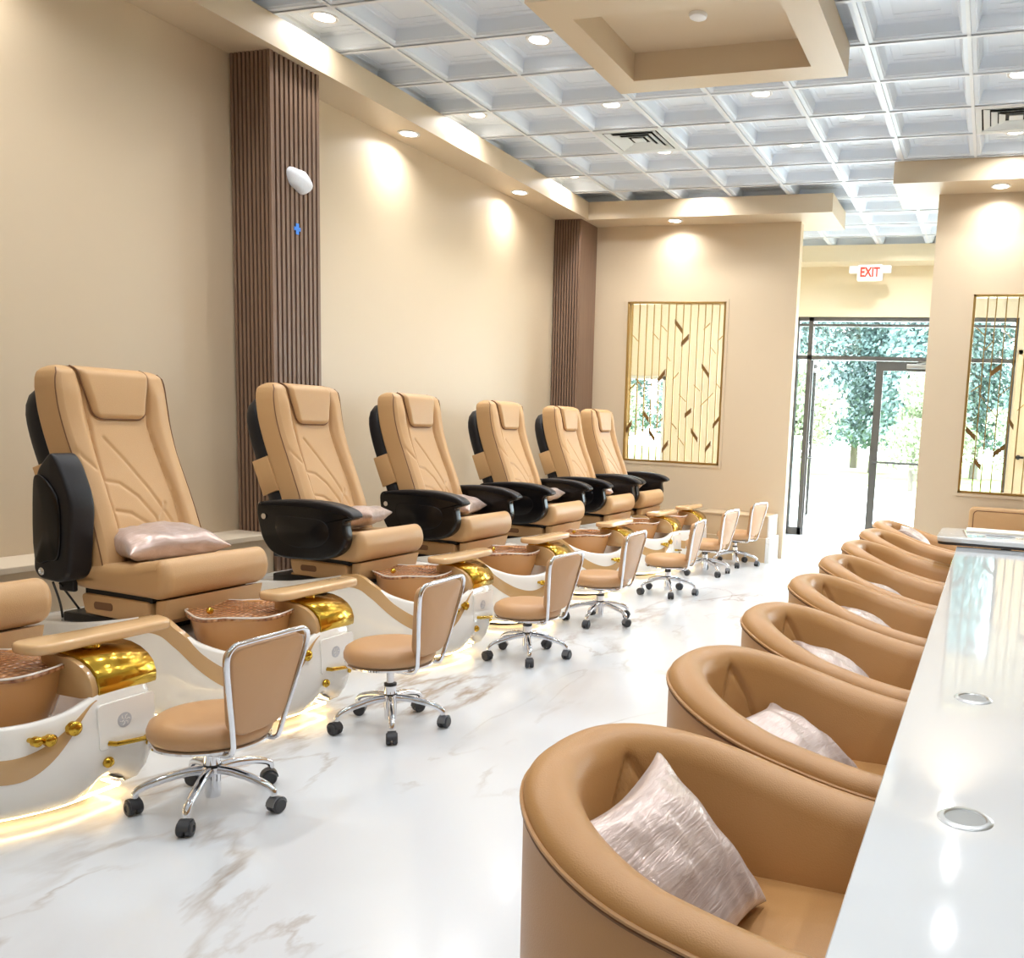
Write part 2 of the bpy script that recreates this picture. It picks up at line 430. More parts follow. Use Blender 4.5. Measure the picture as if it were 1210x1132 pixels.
# dropped tray ceiling box
bm = new(); x0, x1, y0, y1 = -2.58, -1.04, 4.62, 5.97; a0, a1, b0, b1 = -2.405, -1.235, 4.86, 5.77
box(bm, x0, a0, y0, y1, SZ, CZ - .003); box(bm, a1, x1, y0, y1, SZ, CZ - .003)
box(bm, a0, a1, y0, b0, SZ, CZ - .003); box(bm, a0, a1, b1, y1, SZ, CZ - .003); box(bm, a0, a1, b0, b1, 3.80, CZ - .003)
struct('trim_9', bm, M['wall'], smooth=False)

# ---------------------------------------------------------------- decorative window screens
def screen(name, x0, x1, z0, z1, y, bars, leaves, twigs):
    root = bpy.data.objects.new(name, None); COL.objects.link(root); root['kind'] = 'structure'; root.location = (0, y, 0)
    bm = new(); w = .022
    for a in ((x0, x0 + w, z0, z1), (x1 - w, x1, z0, z1), (x0, x1, z0, z0 + w), (x0, x1, z1 - w, z1)):
        box(bm, a[0], a[1], -.012, .09, a[2], a[3], .002, 1)
    obj('window_frame', bm, M['gold_dull'], root)
    bm = new(); box(bm, x0 + w, x1 - w, .048, .054, z0 + w, z1 - w); obj('pane', bm, M['glass2'], root, smooth=False)
    for xb in bars:
        bm = new(); box(bm, xb - .005, xb + .005, .03, .046, z0 + w, z1 - w); obj('gold_bar', bm, M['gold_dull'], root, smooth=False)
    def strip(a, b, wd, d0, d1):
        bm = new(); ax, az, bx, bz = a[0], a[1], b[0], b[1]
        P = [(ax, az - wd), (bx, bz - wd), (bx, bz + wd), (ax, az + wd)] if wd > .01 else [(ax, az - wd), (bx, bz - wd), (bx, bz + wd), (ax, az + wd)]
        rings(bm, [[Vector((p, d0, q)) for p, q in P], [Vector((p, d1, q)) for p, q in P]]); return bm
    for l in leaves: obj('leaf_plate', strip(l[:2], l[2:], .026, .02, .05), M['bronze'], root, smooth=False)
    for l in twigs: obj('twig_bar', strip(l[:2], l[2:], .006, .026, .046), M['gold_dull'], root, smooth=False)
L1 = [(-3.489, 2.588, -3.398, 2.48), (-3.317, 2.426, -3.403, 2.334), (-3.583, 2.03, -3.67, 1.917), (-3.146, 2.102, -3.054, 1.985), (-3.246, 1.605, -3.322, 1.539), (-2.904, 1.537, -2.984, 1.431), (-3.239, 1.376, -3.155, 1.268), (-2.997, 1.246, -3.063, 1.157), (-3.511, 1.229, -3.583, 1.131), (-3.759, 1.353, -3.681, 1.251), (-3.824, 1.546, -3.764, 1.473), (-3.975, 1.435, -4.033, 1.341)]
T1 = [(-4.007, 2.437, -3.931, 2.364), (-3.754, 2.465, -3.678, 2.386), (-3.666, 2.558, -3.583, 2.478), (-3.073, 2.572, -3.146, 2.5), (-2.902, 2.449, -2.978, 2.376), (-3.052, 2.31, -2.99, 2.239), (-3.571, 2.204, -3.529, 2.149), (-3.416, 2.023, -3.491, 1.937), (-3.232, 1.889, -3.151, 1.818), (-2.962, 1.907, -2.9, 1.836), (-2.995, 1.804, -3.069, 1.729), (-3.069, 1.729, -3.143, 1.653), (-3.404, 1.777, -3.317, 1.695), (-3.942, 1.936, -3.857, 1.845), (-3.489, 1.455, -3.414, 1.383), (-3.402, 1.301, -3.318, 1.204), (-3.591, 1.499, -3.669, 1.421), (-3.952, 1.88, -4.023, 1.803)]
B1 = [-4.01, -3.923, -3.835, -3.747, -3.66, -3.569, -3.482, -3.392, -3.306, -3.217, -3.133, -3.056, -2.968]
L2 = [(-0.048, 2.024, 0.034, 2.091), (-0.228, 1.512, -0.135, 1.428), (0.037, 1.281, 0.131, 1.363), (-0.124, 1.217, -0.063, 1.153), (0.145, 1.605, 0.192, 1.541), (.40, 1.9, .49, 2.0), (.66, 1.4, .75, 1.3), (.84, 2.2, .93, 2.1)]
T2 = [(-0.214, 2.443, -0.13, 2.369), (-0.056, 2.316, -0.119, 2.239), (0.043, 2.413, 0.13, 2.318), (-0.213, 1.855, -0.127, 1.917), (-0.126, 1.825, -0.079, 1.772), (-0.054, 1.729, 0.038, 1.629), (0.042, 1.831, 0.129, 1.909), (0.21, 1.695, 0.263, 1.751), (.5, 1.5, .58, 1.6), (.75, 1.8, .84, 1.7)]
B2 = [-.127, -.052, .038, .141, .23, .31, .40, .49, .58, .66, .75, .84, .93, 1.02]
screen('window_1', wx0, wx1, wz0, wz1, YE, B1, L1, T1)
screen('window_2', rx0, rx1, rz0, rz1, YR, B2, L2, T2)
# flat reveal border round window 1 and 2
for nm, (x0, x1, z0, z1, y) in (('trim_10', (wx0, wx1, wz0, wz1, YE)), ('trim_11', (rx0, rx1, rz0, rz1, YR))):
    bm = new(); w = .03
    for a in ((x0 - w, x0, z0 - w, z1 + w), (x1, x1 + w, z0 - w, z1 + w), (x0, x1, z0 - w, z0), (x0, x1, z1, z1 + w)):
        box(bm, a[0], a[1], y - .008, y, a[2], a[3])
    struct(nm, bm, M['wall'], smooth=False)

# ---------------------------------------------------------------- storefront
def door_struct(name, loc=(0, 0, 0), rz=0):
    r = bpy.data.objects.new(name, None); COL.objects.link(r); r['kind'] = 'structure'; r.location = loc; r.rotation_euler = (0, 0, rz); return r
sf = door_struct('window_3', (0, YD, 0))
bm = new()
box(bm, SF0, SF1, .02, .12, SFT - .05, SFT); box(bm, SF0, SF1, .03, .11, 2.84, 2.87); box(bm, SF0, SF1, .02, .12, 2.40, 2.45)
for x, w in ((SF0, .04), (-2.45, .06), (-.62, .06), (SF1 - .04, .04)): box(bm, x, x + w, .02, .12, 0, SFT)
box(bm, SF0, -2.4, .02, .12, 0, .1); box(bm, -.6, SF1, .02, .12, 0, .12)
obj('window_frame', bm, M['frame'], sf, smooth=False)
for a, b, c, d in ((-2.39, -.62, 2.45, 2.84), (-.56, SF1 - .04, 2.45, 2.84), (-.56, SF1 - .04, .12, 2.40), (SF0 + .04, -2.45, .1, 2.4), (SF0 + .04, -2.45, 2.45, 2.84)):
    bm = new(); box(bm, a, b, .06, .068, c, d); obj('pane', bm, M['glass'], sf, smooth=False)
def door(name, loc, rz, w, flip=1, handle=True):
    r = door_struct(name, loc, rz); s = flip
    bm = new(); X = lambda a, b: (min(a * s, b * s), max(a * s, b * s))
    for a, b, c, d in ((0, .10, 0, 2.39), (w - .10, w, 0, 2.39), (.1, w - .1, 0, .22), (.1, w - .1, 2.27, 2.39)):
        xa, xb = X(a, b); box(bm, xa, xb, -.02, .025, c, d)
    obj('door_frame', bm, M['frame'], r, smooth=False)
    xa, xb = X(.1, w - .1); bm = new(); box(bm, xa, xb, 0, .008, .22, 2.27); obj('pane', bm, M['glass'], r, smooth=False)
    bm = new(); xa, xb = X(.06, w - .04); tube(bm, [(xa, -.06, 1.06), (xb, -.06, 1.06)], .016); tube(bm, [(xa, -.02, 1.06), (xa, -.06, 1.06)], .014); tube(bm, [(xb, -.02, 1.06), (xb, -.06, 1.06)], .014)
    obj('push_bar', bm, M['frame'], r)
    if handle:
        xh = (w - .05) * s; bm = new(); tube(bm, [(xh, .025, .55), (xh, .09, .55), (xh, .09, 2.0), (xh, .025, 2.0)], .016); obj('pull_handle', bm, M['frame'], r)
    bm = new(); xa, xb = X(.25, .5); box(bm, xa, xb, -.07, -.02, 2.30, 2.36, .006); tube(bm, [((xa + xb) / 2, -.05, 2.36), ((xa + xb) / 2 + .15, -.12, 2.38), ((xa + xb) / 2 + .02, -.02, 2.40)], .01)
    obj('door_closer', bm, M['steel'], r)
    return r
door('door_1', (-.62, YD + .06, 0), 0, .90, -1)                       # closed leaf, right
door('door_2', (-2.39, YD + .06, 0), math.radians(97), .90, 1)        # open leaf swung outward
lw = door_struct('window_4', (0, YD, 0)); bm = new()
for a in ((LW0, LW0 + .05, .35, 2.12), (LW1 - .05, LW1, .35, 2.12), (LW0, LW1, .35, .40), (LW0, LW1, 2.07, 2.12), (-5.4, -5.35, .35, 2.12)): box(bm, a[0], a[1], .02, .1, a[2], a[3])
obj('window_frame', bm, M['white'], lw, smooth=False)
bm = new(); box(bm, LW0 + .05, LW1 - .05, .06, .068, .4, 2.07); obj('pane', bm, M['glass'], lw, smooth=False)
# inner lobby door leaf (cream) seen through the right screen
d3 = door_struct('door_3', (.30, YD - .03, 0)); bm = new()
box(bm, 0, .9, -.02, .02, 0, 2.5); 
for a in ((-.06, 0, 0, 2.56), (.9, .96, 0, 2.56), (-.06, .96, 2.5, 2.56)): box(bm, a[0], a[1], -.035, .02, a[2], a[3], .004)
obj('door_panel', bm, mat('door_cream', rgb(232, 208, 168), .5), d3, smooth=False)
bm = new(); lathe(bm, [(.03, 0), (.03, -.02), (.014, -.025), (.014, -.06)], (.05, -.02, 1.22), 16, ax='y'); box(bm, .03, .18, -.09, -.07, 1.205, 1.235, .006)
obj('door_handle', bm, M['black_soft'], d3)

# exit sign
ex = thing('exit_sign', 'white exit sign with red letters and side lamp heads above the glass doors', 'sign', (-1.63, 11.95, 3.46))
bm = new(); extr(bm, rrect(-.16, .16, -.10, .10, .02), -.05, -.001, .006, 'y'); obj('housing', bm, M['white'], ex)
for s in (-1, 1):
    bm = new(); extr(bm, rrect(s * .21 - .055, s * .21 + .055, -.005, .085, .012), -.06, -.002, .006, 'y')
    obj('lamp_head', bm, M['white'], ex)
fc = bpy.data.curves.new('exit_text', 'FONT'); fc.body = 'EXIT'; fc.size = .155; fc.extrude = .002; fc.align_x = 'CENTER'; fc.align_y = 'CENTER'; fc.offset = .004
to = bpy.data.objects.new('exit_letters', fc); COL.objects.link(to)
dg = bpy.context.evaluated_depsgraph_get(); me = bpy.data.meshes.new_from_object(to.evaluated_get(dg)); bpy.data.objects.remove(to)
me.materials.clear(); me.materials.append(M['red'])
lt = bpy.data.objects.new('exit_letters', me); COL.objects.link(lt); lt.parent = ex; lt.location = (0, -.0525, 0); lt.scale = (.78, 1.05, 1); lt.rotation_euler = (PI / 2, 0, 0); lt['label'] = 'red letters reading EXIT'

# ---------------------------------------------------------------- ceiling lights
def light_proto():
    r = thing('recessed_light', 'round recessed downlight', 'ceiling light')
    bm = new(); lathe(bm, [(.062, -.001), (.078, -.006), (.086, -.003), (.088, .004), (.062, .004)], seg=32, cap0=False, cap1=False); obj('trim_ring', bm, M['white'], r)
    bm = new(); lathe(bm, [(.064, .002), (.064, -.002), (.05, -.004)], seg=32); obj('diffuser', bm, M['lamp'], r)
    return r
LP = light_proto()
LIGHTS = []
cnt = [0]
def put_light(x, y, z, label, grp, power, soff=False):
    if cnt[0] == 0: r = LP
    else: r = copy_tree(LP)
    cnt[0] += 1
    r.location = (x, y, z); r['label'] = label; r['group'] = grp
    ld = bpy.data.lights.new('downlight', 'AREA'); ld.shape = 'DISK'; ld.size = .11; ld.energy = power; ld.color = (.97, .98, 1) if not soff else (1, .95, .86)
    ld.spread = math.radians(150 if not soff else 140)
    lo = bpy.data.objects.new('downlight_lamp', ld); COL.objects.link(lo); lo.location = (0, 0, -.012); lo.parent = r
zc = CZ + .094
PC, PS = 4.8, 1.5
ceil_lights = [
 (-4.292, 5.096, 'ceiling downlight right beside the left soffit, nearest the slatted column'),
 (-3.072, 5.706, 'ceiling downlight just left of the dropped tan tray'),
 (-3.072, 6.926, 'ceiling downlight behind the tray, next tile row in front of the square vent'),
 (-1.852, 6.926, 'ceiling downlight directly behind the right half of the tray'),
 (-4.292, 6.926, 'second ceiling downlight along the left soffit edge'),
 (-3.072, 8.146, 'ceiling downlight just behind the left square air vent'),
 (-4.292, 8.756, 'farthest ceiling downlight along the left soffit edge'),
 (-1.852, 8.146, 'ceiling downlight in the middle of the ceiling left of the right bulkhead'),
 (-1.242, 7.536, 'ceiling downlight on the right of the tray, closest to the bulkhead corner'),
 (-3.072, 9.21, 'ceiling downlight tight against the end wall fascia'),
 (-.022, 6.926, 'ceiling downlight at the right edge in front of the right air vent'),
 (-.022, 8.146, 'ceiling downlight at the right edge behind the right air vent'),
 (-.022, 5.706, 'ceiling downlight at the top right corner of the view')]
for x, y, lb in ceil_lights: put_light(x, y, zc, lb, 'ceiling downlights', PC)
for x, y in ((-3.072, 4.486), (-3.072, 3.266), (-3.072, 2.046), (-4.292, 3.266), (-1.242, 3.266), (-.022, 4.486), (-.022, 3.266), (-.022, 2.046), (-1.242, 1.436), (1.2, 5.706), (1.2, 3.266), (1.2, .826), (-3.072, .2), (-.022, .2), (-1.852, -1.6), (.588, -1.6)):
    put_light(x, y, zc, 'ceiling downlight above and behind the camera, out of view', 'downlights out of view', PC * .72)
for x, y in ((-2.46, 10.586), (-.632, 10.586), (.588, 10.586), (-1.242, 11.196), (-4.9, 11.1), (-3.68, 11.1)):
    put_light(x, y, zc, 'lobby ceiling downlight behind the partition walls', 'lobby downlights', PC * 2.5)
put_light(-4.605, 6.43, SZ - .0035, 'soffit downlight above the second and third pedicure chairs', 'soffit downlights', PS, True)
put_light(-4.605, 8.23, SZ - .0035, 'soffit downlight nearest the far slatted column', 'soffit downlights', PS, True)
put_light(-3.45, 9.58, SZ - .0035, 'soffit downlight over the gold screen window', 'soffit downlights', PS, True)
put_light(-4.605, 3.1, SZ - .0035, 'soffit downlight out of view above the nearest pedicure chair', 'soffit downlights', PS, True)
put_light(-.1, 8.68, SZ - .0035, 'soffit downlight over the right screen window', 'soffit downlights', PS, True)

# air vents
for k, (vx, vy) in enumerate(VENTS):
    v = thing('ceiling_vent', ('square white air vent between ceiling coffers, left of centre', 'square air vent at the right edge of the ceiling')[k], 'air vent', (vx, vy, CZ), group='ceiling air vents')
    bm = new(); h = G / 2 - .014; box(bm, -h, h, -h, h, .02, .03); obj('backing', bm, M['vent_dark'], v, smooth=False)
    for q, s in enumerate((h, h * .80, h * .61, h * .42)):
        bm = new(); s2 = s - h * .155
        A = [(-s, -s), (s, -s), (s, s), (-s, s)]; B = [(-s2, -s2), (s2, -s2), (s2, s2), (-s2, s2)]
        z0 = 0 if q else -.002
        rings(bm, [[Vector((x, y, z0 - .004)) for x, y in A], [Vector((x, y, z0 + (.010 if q else 0))) for x, y in B], [Vector((x, y, z0 + (.014 if q else .005))) for x, y in B], [Vector((x, y, z0 + .001)) for x, y in A]], True, False, False)
        obj('vane_frame', bm, M['vent'], v, smooth=False)
    bm = new(); box(bm, -.05, .05, -.05, .05, .004, .012); obj('centre_plate', bm, M['vent'], v, smooth=False)

# sprinkler / detector
bm = new(); lathe(bm, [(.0, -.03), (.03, -.028), (.05, -.018), (.055, -.004), (.055, 0)], (0, 0, 0), 28, False, False)
o = obj('smoke_detector', bm, M['white']); o.location = (-1.83, 5.33, 3.80); tag(o, 'white round smoke detector inside the dropped tan ceiling tray', 'smoke detector')
bm = new(); R = []
for i in range(9):
    a = i / 8 * PI / 2; R.append([Vector((.05 * math.sin(a), (.115 + .008 * math.sin(3 * t)) * math.cos(a) * math.cos(t), (.075 + .006 * math.cos(5 * t)) * math.cos(a) * math.sin(t))) for t in [2 * PI * k / 28 for k in range(28)]])
rings(bm, R)
o = obj('wall_alarm', bm, M['foam']); o.location = (-4.468, 5.05, 2.90); o.rotation_euler = (math.radians(-12), 0, 0); tag(o, 'white oval covered alarm unit on the walnut slatted column', 'alarm')
bm = new(); box(bm, 0, .002, -.03, .03, -.012, .012); box(bm, 0, .0025, -.014, .014, -.035, .035)
o = obj('painters_tape', bm, M['tape'], smooth=False); o.location = (-4.468, 5.03, 2.59); tag(o, 'small blue tape cross on the slatted column below the alarm', 'tape')

# ---------------------------------------------------------------- pedicure chairs
def mk_body():
    pts = [(-.82, -.29, .40), (-.5, -.325, .42), (-.2, -.34, .47), (-.03, -.345, .505), (.06, -.345, .50), (.14, -.345, .46), (.24, -.335, .415), (.35, -.30, .385), (.435, -.22, .37), (.49, -.12, .37), (.52, -.03, .385), (.53, .045, .41), (.53, .10, .42), (.53, .20, .42), (.515, .265, .42), (.46, .305, .43), (.34, .325, .45), (.15, .335, .48), (-.05, .335, .50), (-.3, .325, .46), (-.6, .31, .42), (-.82, .29, .40), (-.86, 0, .40)]
    return cr(pts, 7, True)
def base_z(x, y):
    z = .045
    # arch on the right of the front foot
    z += .055 * math.exp(-((y - .13) / .085) ** 2) * ss(.30, .46, x)
    return z
def slab_ring(w, t, r):
    out = []
    for i in range(97): out.append((lerp(-w + r, w - r, i / 96), t, True))
    for i in range(1, 5):
        a = PI / 2 * (1 - i / 4); out.append((w - r + r * math.cos(a), t - r + r * math.sin(a), False))
    for i in range(1, 5):
        a = -PI / 2 * i / 4; out.append((w - r + r * math.cos(a), -t + r + r * math.sin(a), False))
    for i in range(1, 12): out.append((lerp(w - r, -w + r, i / 12), -t, False))
    for i in range(5):
        a = -PI / 2 - PI / 2 * i / 4; out.append((-w + r + r * math.cos(a), -t + r + r * math.sin(a), False))
    for i in range(4):
        a = PI - PI / 2 * i / 4; out.append((-w + r + r * math.cos(a), t - r + r * math.sin(a), False))
    return out
def roundpoly(P, r, n=4):
    out = []
    for i in range(len(P)):
        p = Vector((P[i][0], P[i][1])); a = Vector((P[i - 1][0], P[i - 1][1])) - p; b = Vector((P[(i + 1) % len(P)][0], P[(i + 1) % len(P)][1])) - p
        q = min(r, a.length * .45, b.length * .45); A = p + a.normalized() * q; B = p + b.normalized() * q
        for k in range(n + 1):
            t = k / n; v = A * (1 - t) ** 2 + p * 2 * t * (1 - t) + B * t * t; out.append((v.x, v.y))
    return out
def chair_parts(root, arms):
    P = mk_body(); n = len(P)
    cen = lambda p: Vector((max(-.6, min(.30, p.x)), 0, 0))
    nrm = []
    for i, p in enumerate(P):
        t = P[(i + 1) % n] - P[i - 1]; nn = Vector((t.y, -t.x, 0)); nn.normalize(); nrm.append(nn)
    # outward side
    prof = [(-.12, None, 0.0), (-.085, 0.0, 0.0), (-.045, 0, .04), (-.015, 0, .16), (.006, 0, .34), (.008, 0, .62), (.0, 0, .85), (-.004, 0, .97), (-.012, 0, 1.0), (-.03, 0, 1.0)]
    def side(i, off, t):
        p = P[i]; bz = base_z(p.x, p.y); taper = 1 if p.x < .1 else 1
        q = Vector((p.x, p.y, 0)) + nrm[i] * off
        return Vector((q.x, q.y, lerp(bz, p.z, t)))
    bm = new(); R = []
    R.append([Vector((lerp(p.x, cen(p).x, .25), lerp(p.y, 0, .25), base_z(p.x, p.y) + .02)) for p in P])
    for off, _, t in prof[1:]: R.append([side(i, off, t) for i in range(n)])
    # inner basin / deck
    def floorz(x): return lerp(.40, .24, ss(-.02, .22, x))
    for f, k in ((.10, .15), (.18, .5), (.28, .85), (.42, 1), (.7, 1), (.97, 1)):
        ring = []
        for i, p in enumerate(P):
            c = cen(p); q = (Vector((p.x, p.y, 0)) - nrm[i] * .03).lerp(c, f)
            ring.append(Vector((q.x, q.y, min(p.z, lerp(p.z, floorz(q.x), k)))))
        R.append(ring)
    rings(bm, R, True, True, True)
    body = obj('spa_base', bm, M['spa'], root, angle=60)
    # tan swoosh band: rides on the outside surface
    bm = new(); A = []; B = []; C = []
    idx = [i for i, p in enumerate(P)]
    s0 = 7 * 3 - 2; s1 = 7 * 11 + 2
    for i in range(s0, s1 + 1):
        p = P[i]; u = (i - s0) / (s1 - s0)
        top = p.z - sinterp([0, .25, .66, 1], [.0, .0, .10, .01], u)
        bot = top - sinterp([0, .12, .68, 1], [.07, .07, .08, .003], u)
        bz = base_z(p.x, p.y)
        def pt(z, e):
            t = (z - bz) / max(.01, p.z - bz)
            off = interp([0, .04, .16, .34, .62, .85, .97, 1.0], [-.085, -.045, -.015, .006, .008, 0, -.004, -.012], t)
            q = Vector((p.x, p.y, 0)) + nrm[i] * (off + e); return Vector((q.x, q.y, z))
        wt = 1 - ss(.27, .42, u); pin = Vector((p.x, p.y, 0)) - nrm[i] * .034; pin.z = p.z + .003; pto = Vector((p.x, p.y, 0)) - nrm[i] * .006; pto.z = p.z + .004
        A.append([pt(top + .001, -.012).lerp(pin, wt), pt(top, .002).lerp(pto, wt), pt(lerp(top, bot, .5), .004), pt(bot, .002), pt(bot - .001, -.012)])
    rings(bm, A, True, True, True)
    obj('tan_band', bm, M['band'], body, angle=60)
    # warm led strip under the shell
    bm = new(); pl = []
    for i in range(7 * 2, 7 * 20):
        p = P[i]; q = Vector((p.x, p.y, 0)) - nrm[i] * .105; pl.append((q.x, q.y, .036))
    tube(bm, pl, .006, 6); obj('led_strip', bm, M['led'], body)
    bm = new(); o_ = [(p.x * .72 - .04, p.y * .6) for p in P[::4]]; extr(bm, o_, 0, .07, .005, 'z'); obj('plinth', bm, M['black_soft'], body)
    # bowl and liner
    c = (.185, -.035, 0)
    bm = new(); lathe(bm, [(.06, .225), (.10, .23), (.135, .27), (.165, .33), (.192, .41), (.21, .487), (.218, .497), (.215, .505), (.204, .503), (.198, .48)], c, 48, True, False); bowl = obj('foot_bowl', bm, M['bowl'], root)
    bm = new(); R = []
    for k in range(26):
        r = .222 * (1 - k / 25); ring = []
        for i in range(96):
            a = 2 * PI * i / 96
            z = .506 - .0 * r + .012 * ss(.2, .05, r) + .006 * math.sin(a * 5 + k * .3) * (r / .22)
            z -= .0 if r > .20 else .006
            rr = r * (1 + .03 * math.sin(3 * a + .5) * (k < 4))
            ring.append(Vector((c[0] + rr * math.cos(a), c[1] + rr * math.sin(a), z)))
        R.append(ring)
        if k == 24: break
    R = [[v + Vector((0, 0, -.012)) for v in R[0]]] + R
    rings(bm, R, True, False, True); obj('bowl_liner', bm, M['liner'], bowl, angle=80)
    bm = new(); tube(bm, [(c[0] + (.219 + .003 * math.sin(7 * t)) * math.cos(t), c[1] + (.219 + .004 * math.sin(7 * t)) * math.sin(t), .508 + .004 * math.sin(5 * t)) for t in [2 * PI * k / 60 for k in range(60)]], .0045, 6, True)
    obj('liner_rim', bm, M['film'], bowl)
    bm = new(); bmesh.ops.create_icosphere(bm, subdivisions=2, radius=.016); bmesh.ops.translate(bm, vec=(c[0] - .02, c[1] - .155, .524), verts=bm.verts); obj('jet_knob', bm, M['gold'], bowl)
    # gold hood
    arc = [(.525, .42), (.527, .45), (.515, .485), (.49, .512), (.455, .532), (.41, .545), (.35, .55), (.29, .545)]
    inn = [(x - .006, z - .008) for x, z in reversed(arc)]
    bm = new(); extr(bm, arc + inn, .075, .295, .001, 'y', 1); obj('gold_hood', bm, M['gold'], root, angle=50)
    bm = new(); extr(bm, [(x - .008, z - .01) for x, z in arc] + [(.29, .42), (.36, .40), (.46, .40)], .055, .285, .004, 'y', 2); obj('hood_core', bm, M['band'], root, angle=40)
    # tray arm
    bm = new(); o_ = cr([(.28, .0), (.30, -.05), (.36, -.06), (.42, -.03), (.43, .12), (.435, .40), (.41, .46), (.36, .475), (.32, .455), (.31, .3), (.30, .12)], 5, True)
    extr(bm, [(p.x, p.y) for p in o_], .563, .60, .012, 'z', 3); tr = obj('tray_arm', bm, M['tray'], root, angle=60)
    bm = new(); lathe(bm, [(.03, .54), (.03, .57)], (.37, .17, 0), 20); obj('tray_pivot', bm, M['gold'], tr)
    # front panel fittings
    xf = .540
    bm = new(); extr(bm, rrect(.055, .27, .225, .385, .015), xf - .012, xf + .0015, .001, 'x', 1); obj('service_panel', bm, M['spa'], root)
    bm = new(); lathe(bm, [(.026, 0), (.026, .002)], (xf + .001, .15, .312), 28, ax='x'); lg = obj('round_emblem', bm, M['greyp'], root)
    for q in range(6):
        bm = new(); a = q * PI / 3; tube(bm, [(xf + .0036, .15 + .005 * math.cos(a), .312 + .005 * math.sin(a)), (xf + .0036, .15 + .013 * math.cos(a + .4), .312 + .013 * math.sin(a + .4)), (xf + .0036, .15 + .02 * math.cos(a), .312 + .02 * math.sin(a))], .0014, 5); obj('emblem_petal', bm, M['spa'], lg)
    bm = new(); tube(bm, [(xf, .09, .245), (xf + .02, .10, .243), (xf + .024, .16, .236), (xf + .02, .22, .228), (xf, .23, .226)], .009, 8); obj('gold_handle', bm, M['gold'], root)
    bm = new(); lathe(bm, [(.018, 0), (.019, .008), (.012, .018), (.006, .02)], (xf - .004, .085, .18), 20, ax='x'); obj('gold_knob', bm, M['gold'], root)
    bm = new(); lathe(bm, [(.011, 0), (.011, .006)], (xf - .004, .245, .20), 16, ax='x'); obj('gold_knob', bm, M['gold'], root)
    # faucet knobs on the inner slope
    for (x, y, z, r) in ((.487, -.03, .335, .024), (.472, -.10, .315, .02), (.462, -.135, .32, .017)):
        bm = new(); lathe(bm, [(r * .5, -.01), (r * .6, .01), (r, .016), (r, .032), (r * .7, .038), (r * .3, .04)], (x + .028, y, z), 20, ax='x'); obj('gold_knob', bm, M['gold'], root)
    # ---- seat
    bm = new(); sp = cr([(-.52, .60), (-.50, .665), (-.40, .69), (-.2, .705), (-.04, .735), (.0, .74), (.03, .715), (.045, .66), (.03, .60), (-.02, .565), (-.1, .565), (-.3, .57), (-.48, .575)], 6, True)
    extr(bm, [(p.x, p.y) for p in sp], -.30, .30, .045, 'y', 5, 4); seat = obj('seat', bm, M['leather'], root, angle=70)
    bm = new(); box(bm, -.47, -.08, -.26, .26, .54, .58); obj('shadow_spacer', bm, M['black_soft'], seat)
    bm = new(); extr(bm, roundpoly([(-.48, .552), (-.085, .545), (-.075, .455), (-.12, .445), (-.46, .462)], .025), -.278, .278, .010, 'y', 3); box(bm, -.50, -.30, -.24, .24, .395, .46)
    dr = obj('seat_drawer', bm, M['leather'], root)
    bm = new(); extr(bm, rrect(-.40, -.29, .487, .522, .014), -.281, -.27, .002, 'y', 1); obj('pull_slot', bm, M['seam'], dr)
    bm = new(); extr(bm, [(-.05, .555), (.015, .565), (-.01, .47), (-.06, .44)], -.27, .27, .006, 'y', 2); obj('calf_panel', bm, M['leather'], root)
    bm = new(); box(bm, -.62, -.12, -.26, .26, .40, .45, .01); obj('seat_mount', bm, M['black_soft'], root)
    # ---- backrest
    def axis(v):
        return Vector((lerp(-.39, -.65, v) - .05 * math.sin(v * PI) * .5 + .035 * math.sin(v * 2 * PI) * .5, 0, lerp(.62, 1.55, v)))
    wv = lambda v: interp([0, .25, .55, .80, .90, .94, .97, .99, 1], [.285, .278, .272, .283, .282, .277, .268, .254, .24], v)
    lines = [[(-.165, 0), (-.17, .35), (-.15, .7), (-.175, 1)], [(.165, 0), (.17, .35), (.15, .7), (.175, 1)],
             [(-.155, .43), (-.09, .415), (-.02, .35), (.04, .25), (.06, .16)], [(-.15, .29), (-.08, .275), (-.01, .22), (.035, .16)], [(-.10, .64), (-.03, .53), (.05, .38), (.12, .22)], [(.11, .31), (.06, .23), (.03, .16)], [(-.265, .60), (-.24, .54), (-.20, .48)]]
    bm = new(); R = []; NV = 170
    for k in range(NV + 1):
        v = k / NV; e = 1
        if v < .04: e = math.sqrt(max(0.05, 1 - ((.04 - v) / .04) ** 2))
        if v > .955: e = math.sqrt(max(.08, 1 - ((v - .955) / .045) ** 2))
        c_ = axis(v); t_ = (axis(min(1, v + .02)) - axis(max(0, v - .02))).normalized(); nf = Vector((t_.z, 0, -t_.x))
        ring = []; w = wv(v) - .012 * (1 - e)
        for y, d, front in slab_ring(w, .07 * e, .022 * e):
            if front:
                g = 0
                for li, pl in enumerate(lines):
                    dd = segdist(y, v * .95, [(px, pv * .95) for px, pv in pl])
                    g = max(g, (1 if li < 2 else .42) * math.exp(-(dd / .0075) ** 2))
                bol = .026 * ss(.15, .20, abs(y)) * ss(1, .85, v) * (1 - .75 * ss(.20, .29, abs(y)))
                d += bol - .016 * g
            ring.append(c_ + nf * d + Vector((0, y, 0)))
        R.append(ring)
    rings(bm, R); back = obj('backrest', bm, M['leather'], root, angle=80)
    # headrest flap
    pw = lambda v: (lerp(.135, .172, ss(.76, .99, v))) - (.045 * (1 - math.sqrt(max(0, 1 - ((.785 - v) / .05) ** 2))) if v < .785 else 0)
    frm = lambda v: (axis(v), (lambda t: Vector((t.z, 0, -t.x)))((axis(min(1, v + .02)) - axis(v - .02)).normalized()))
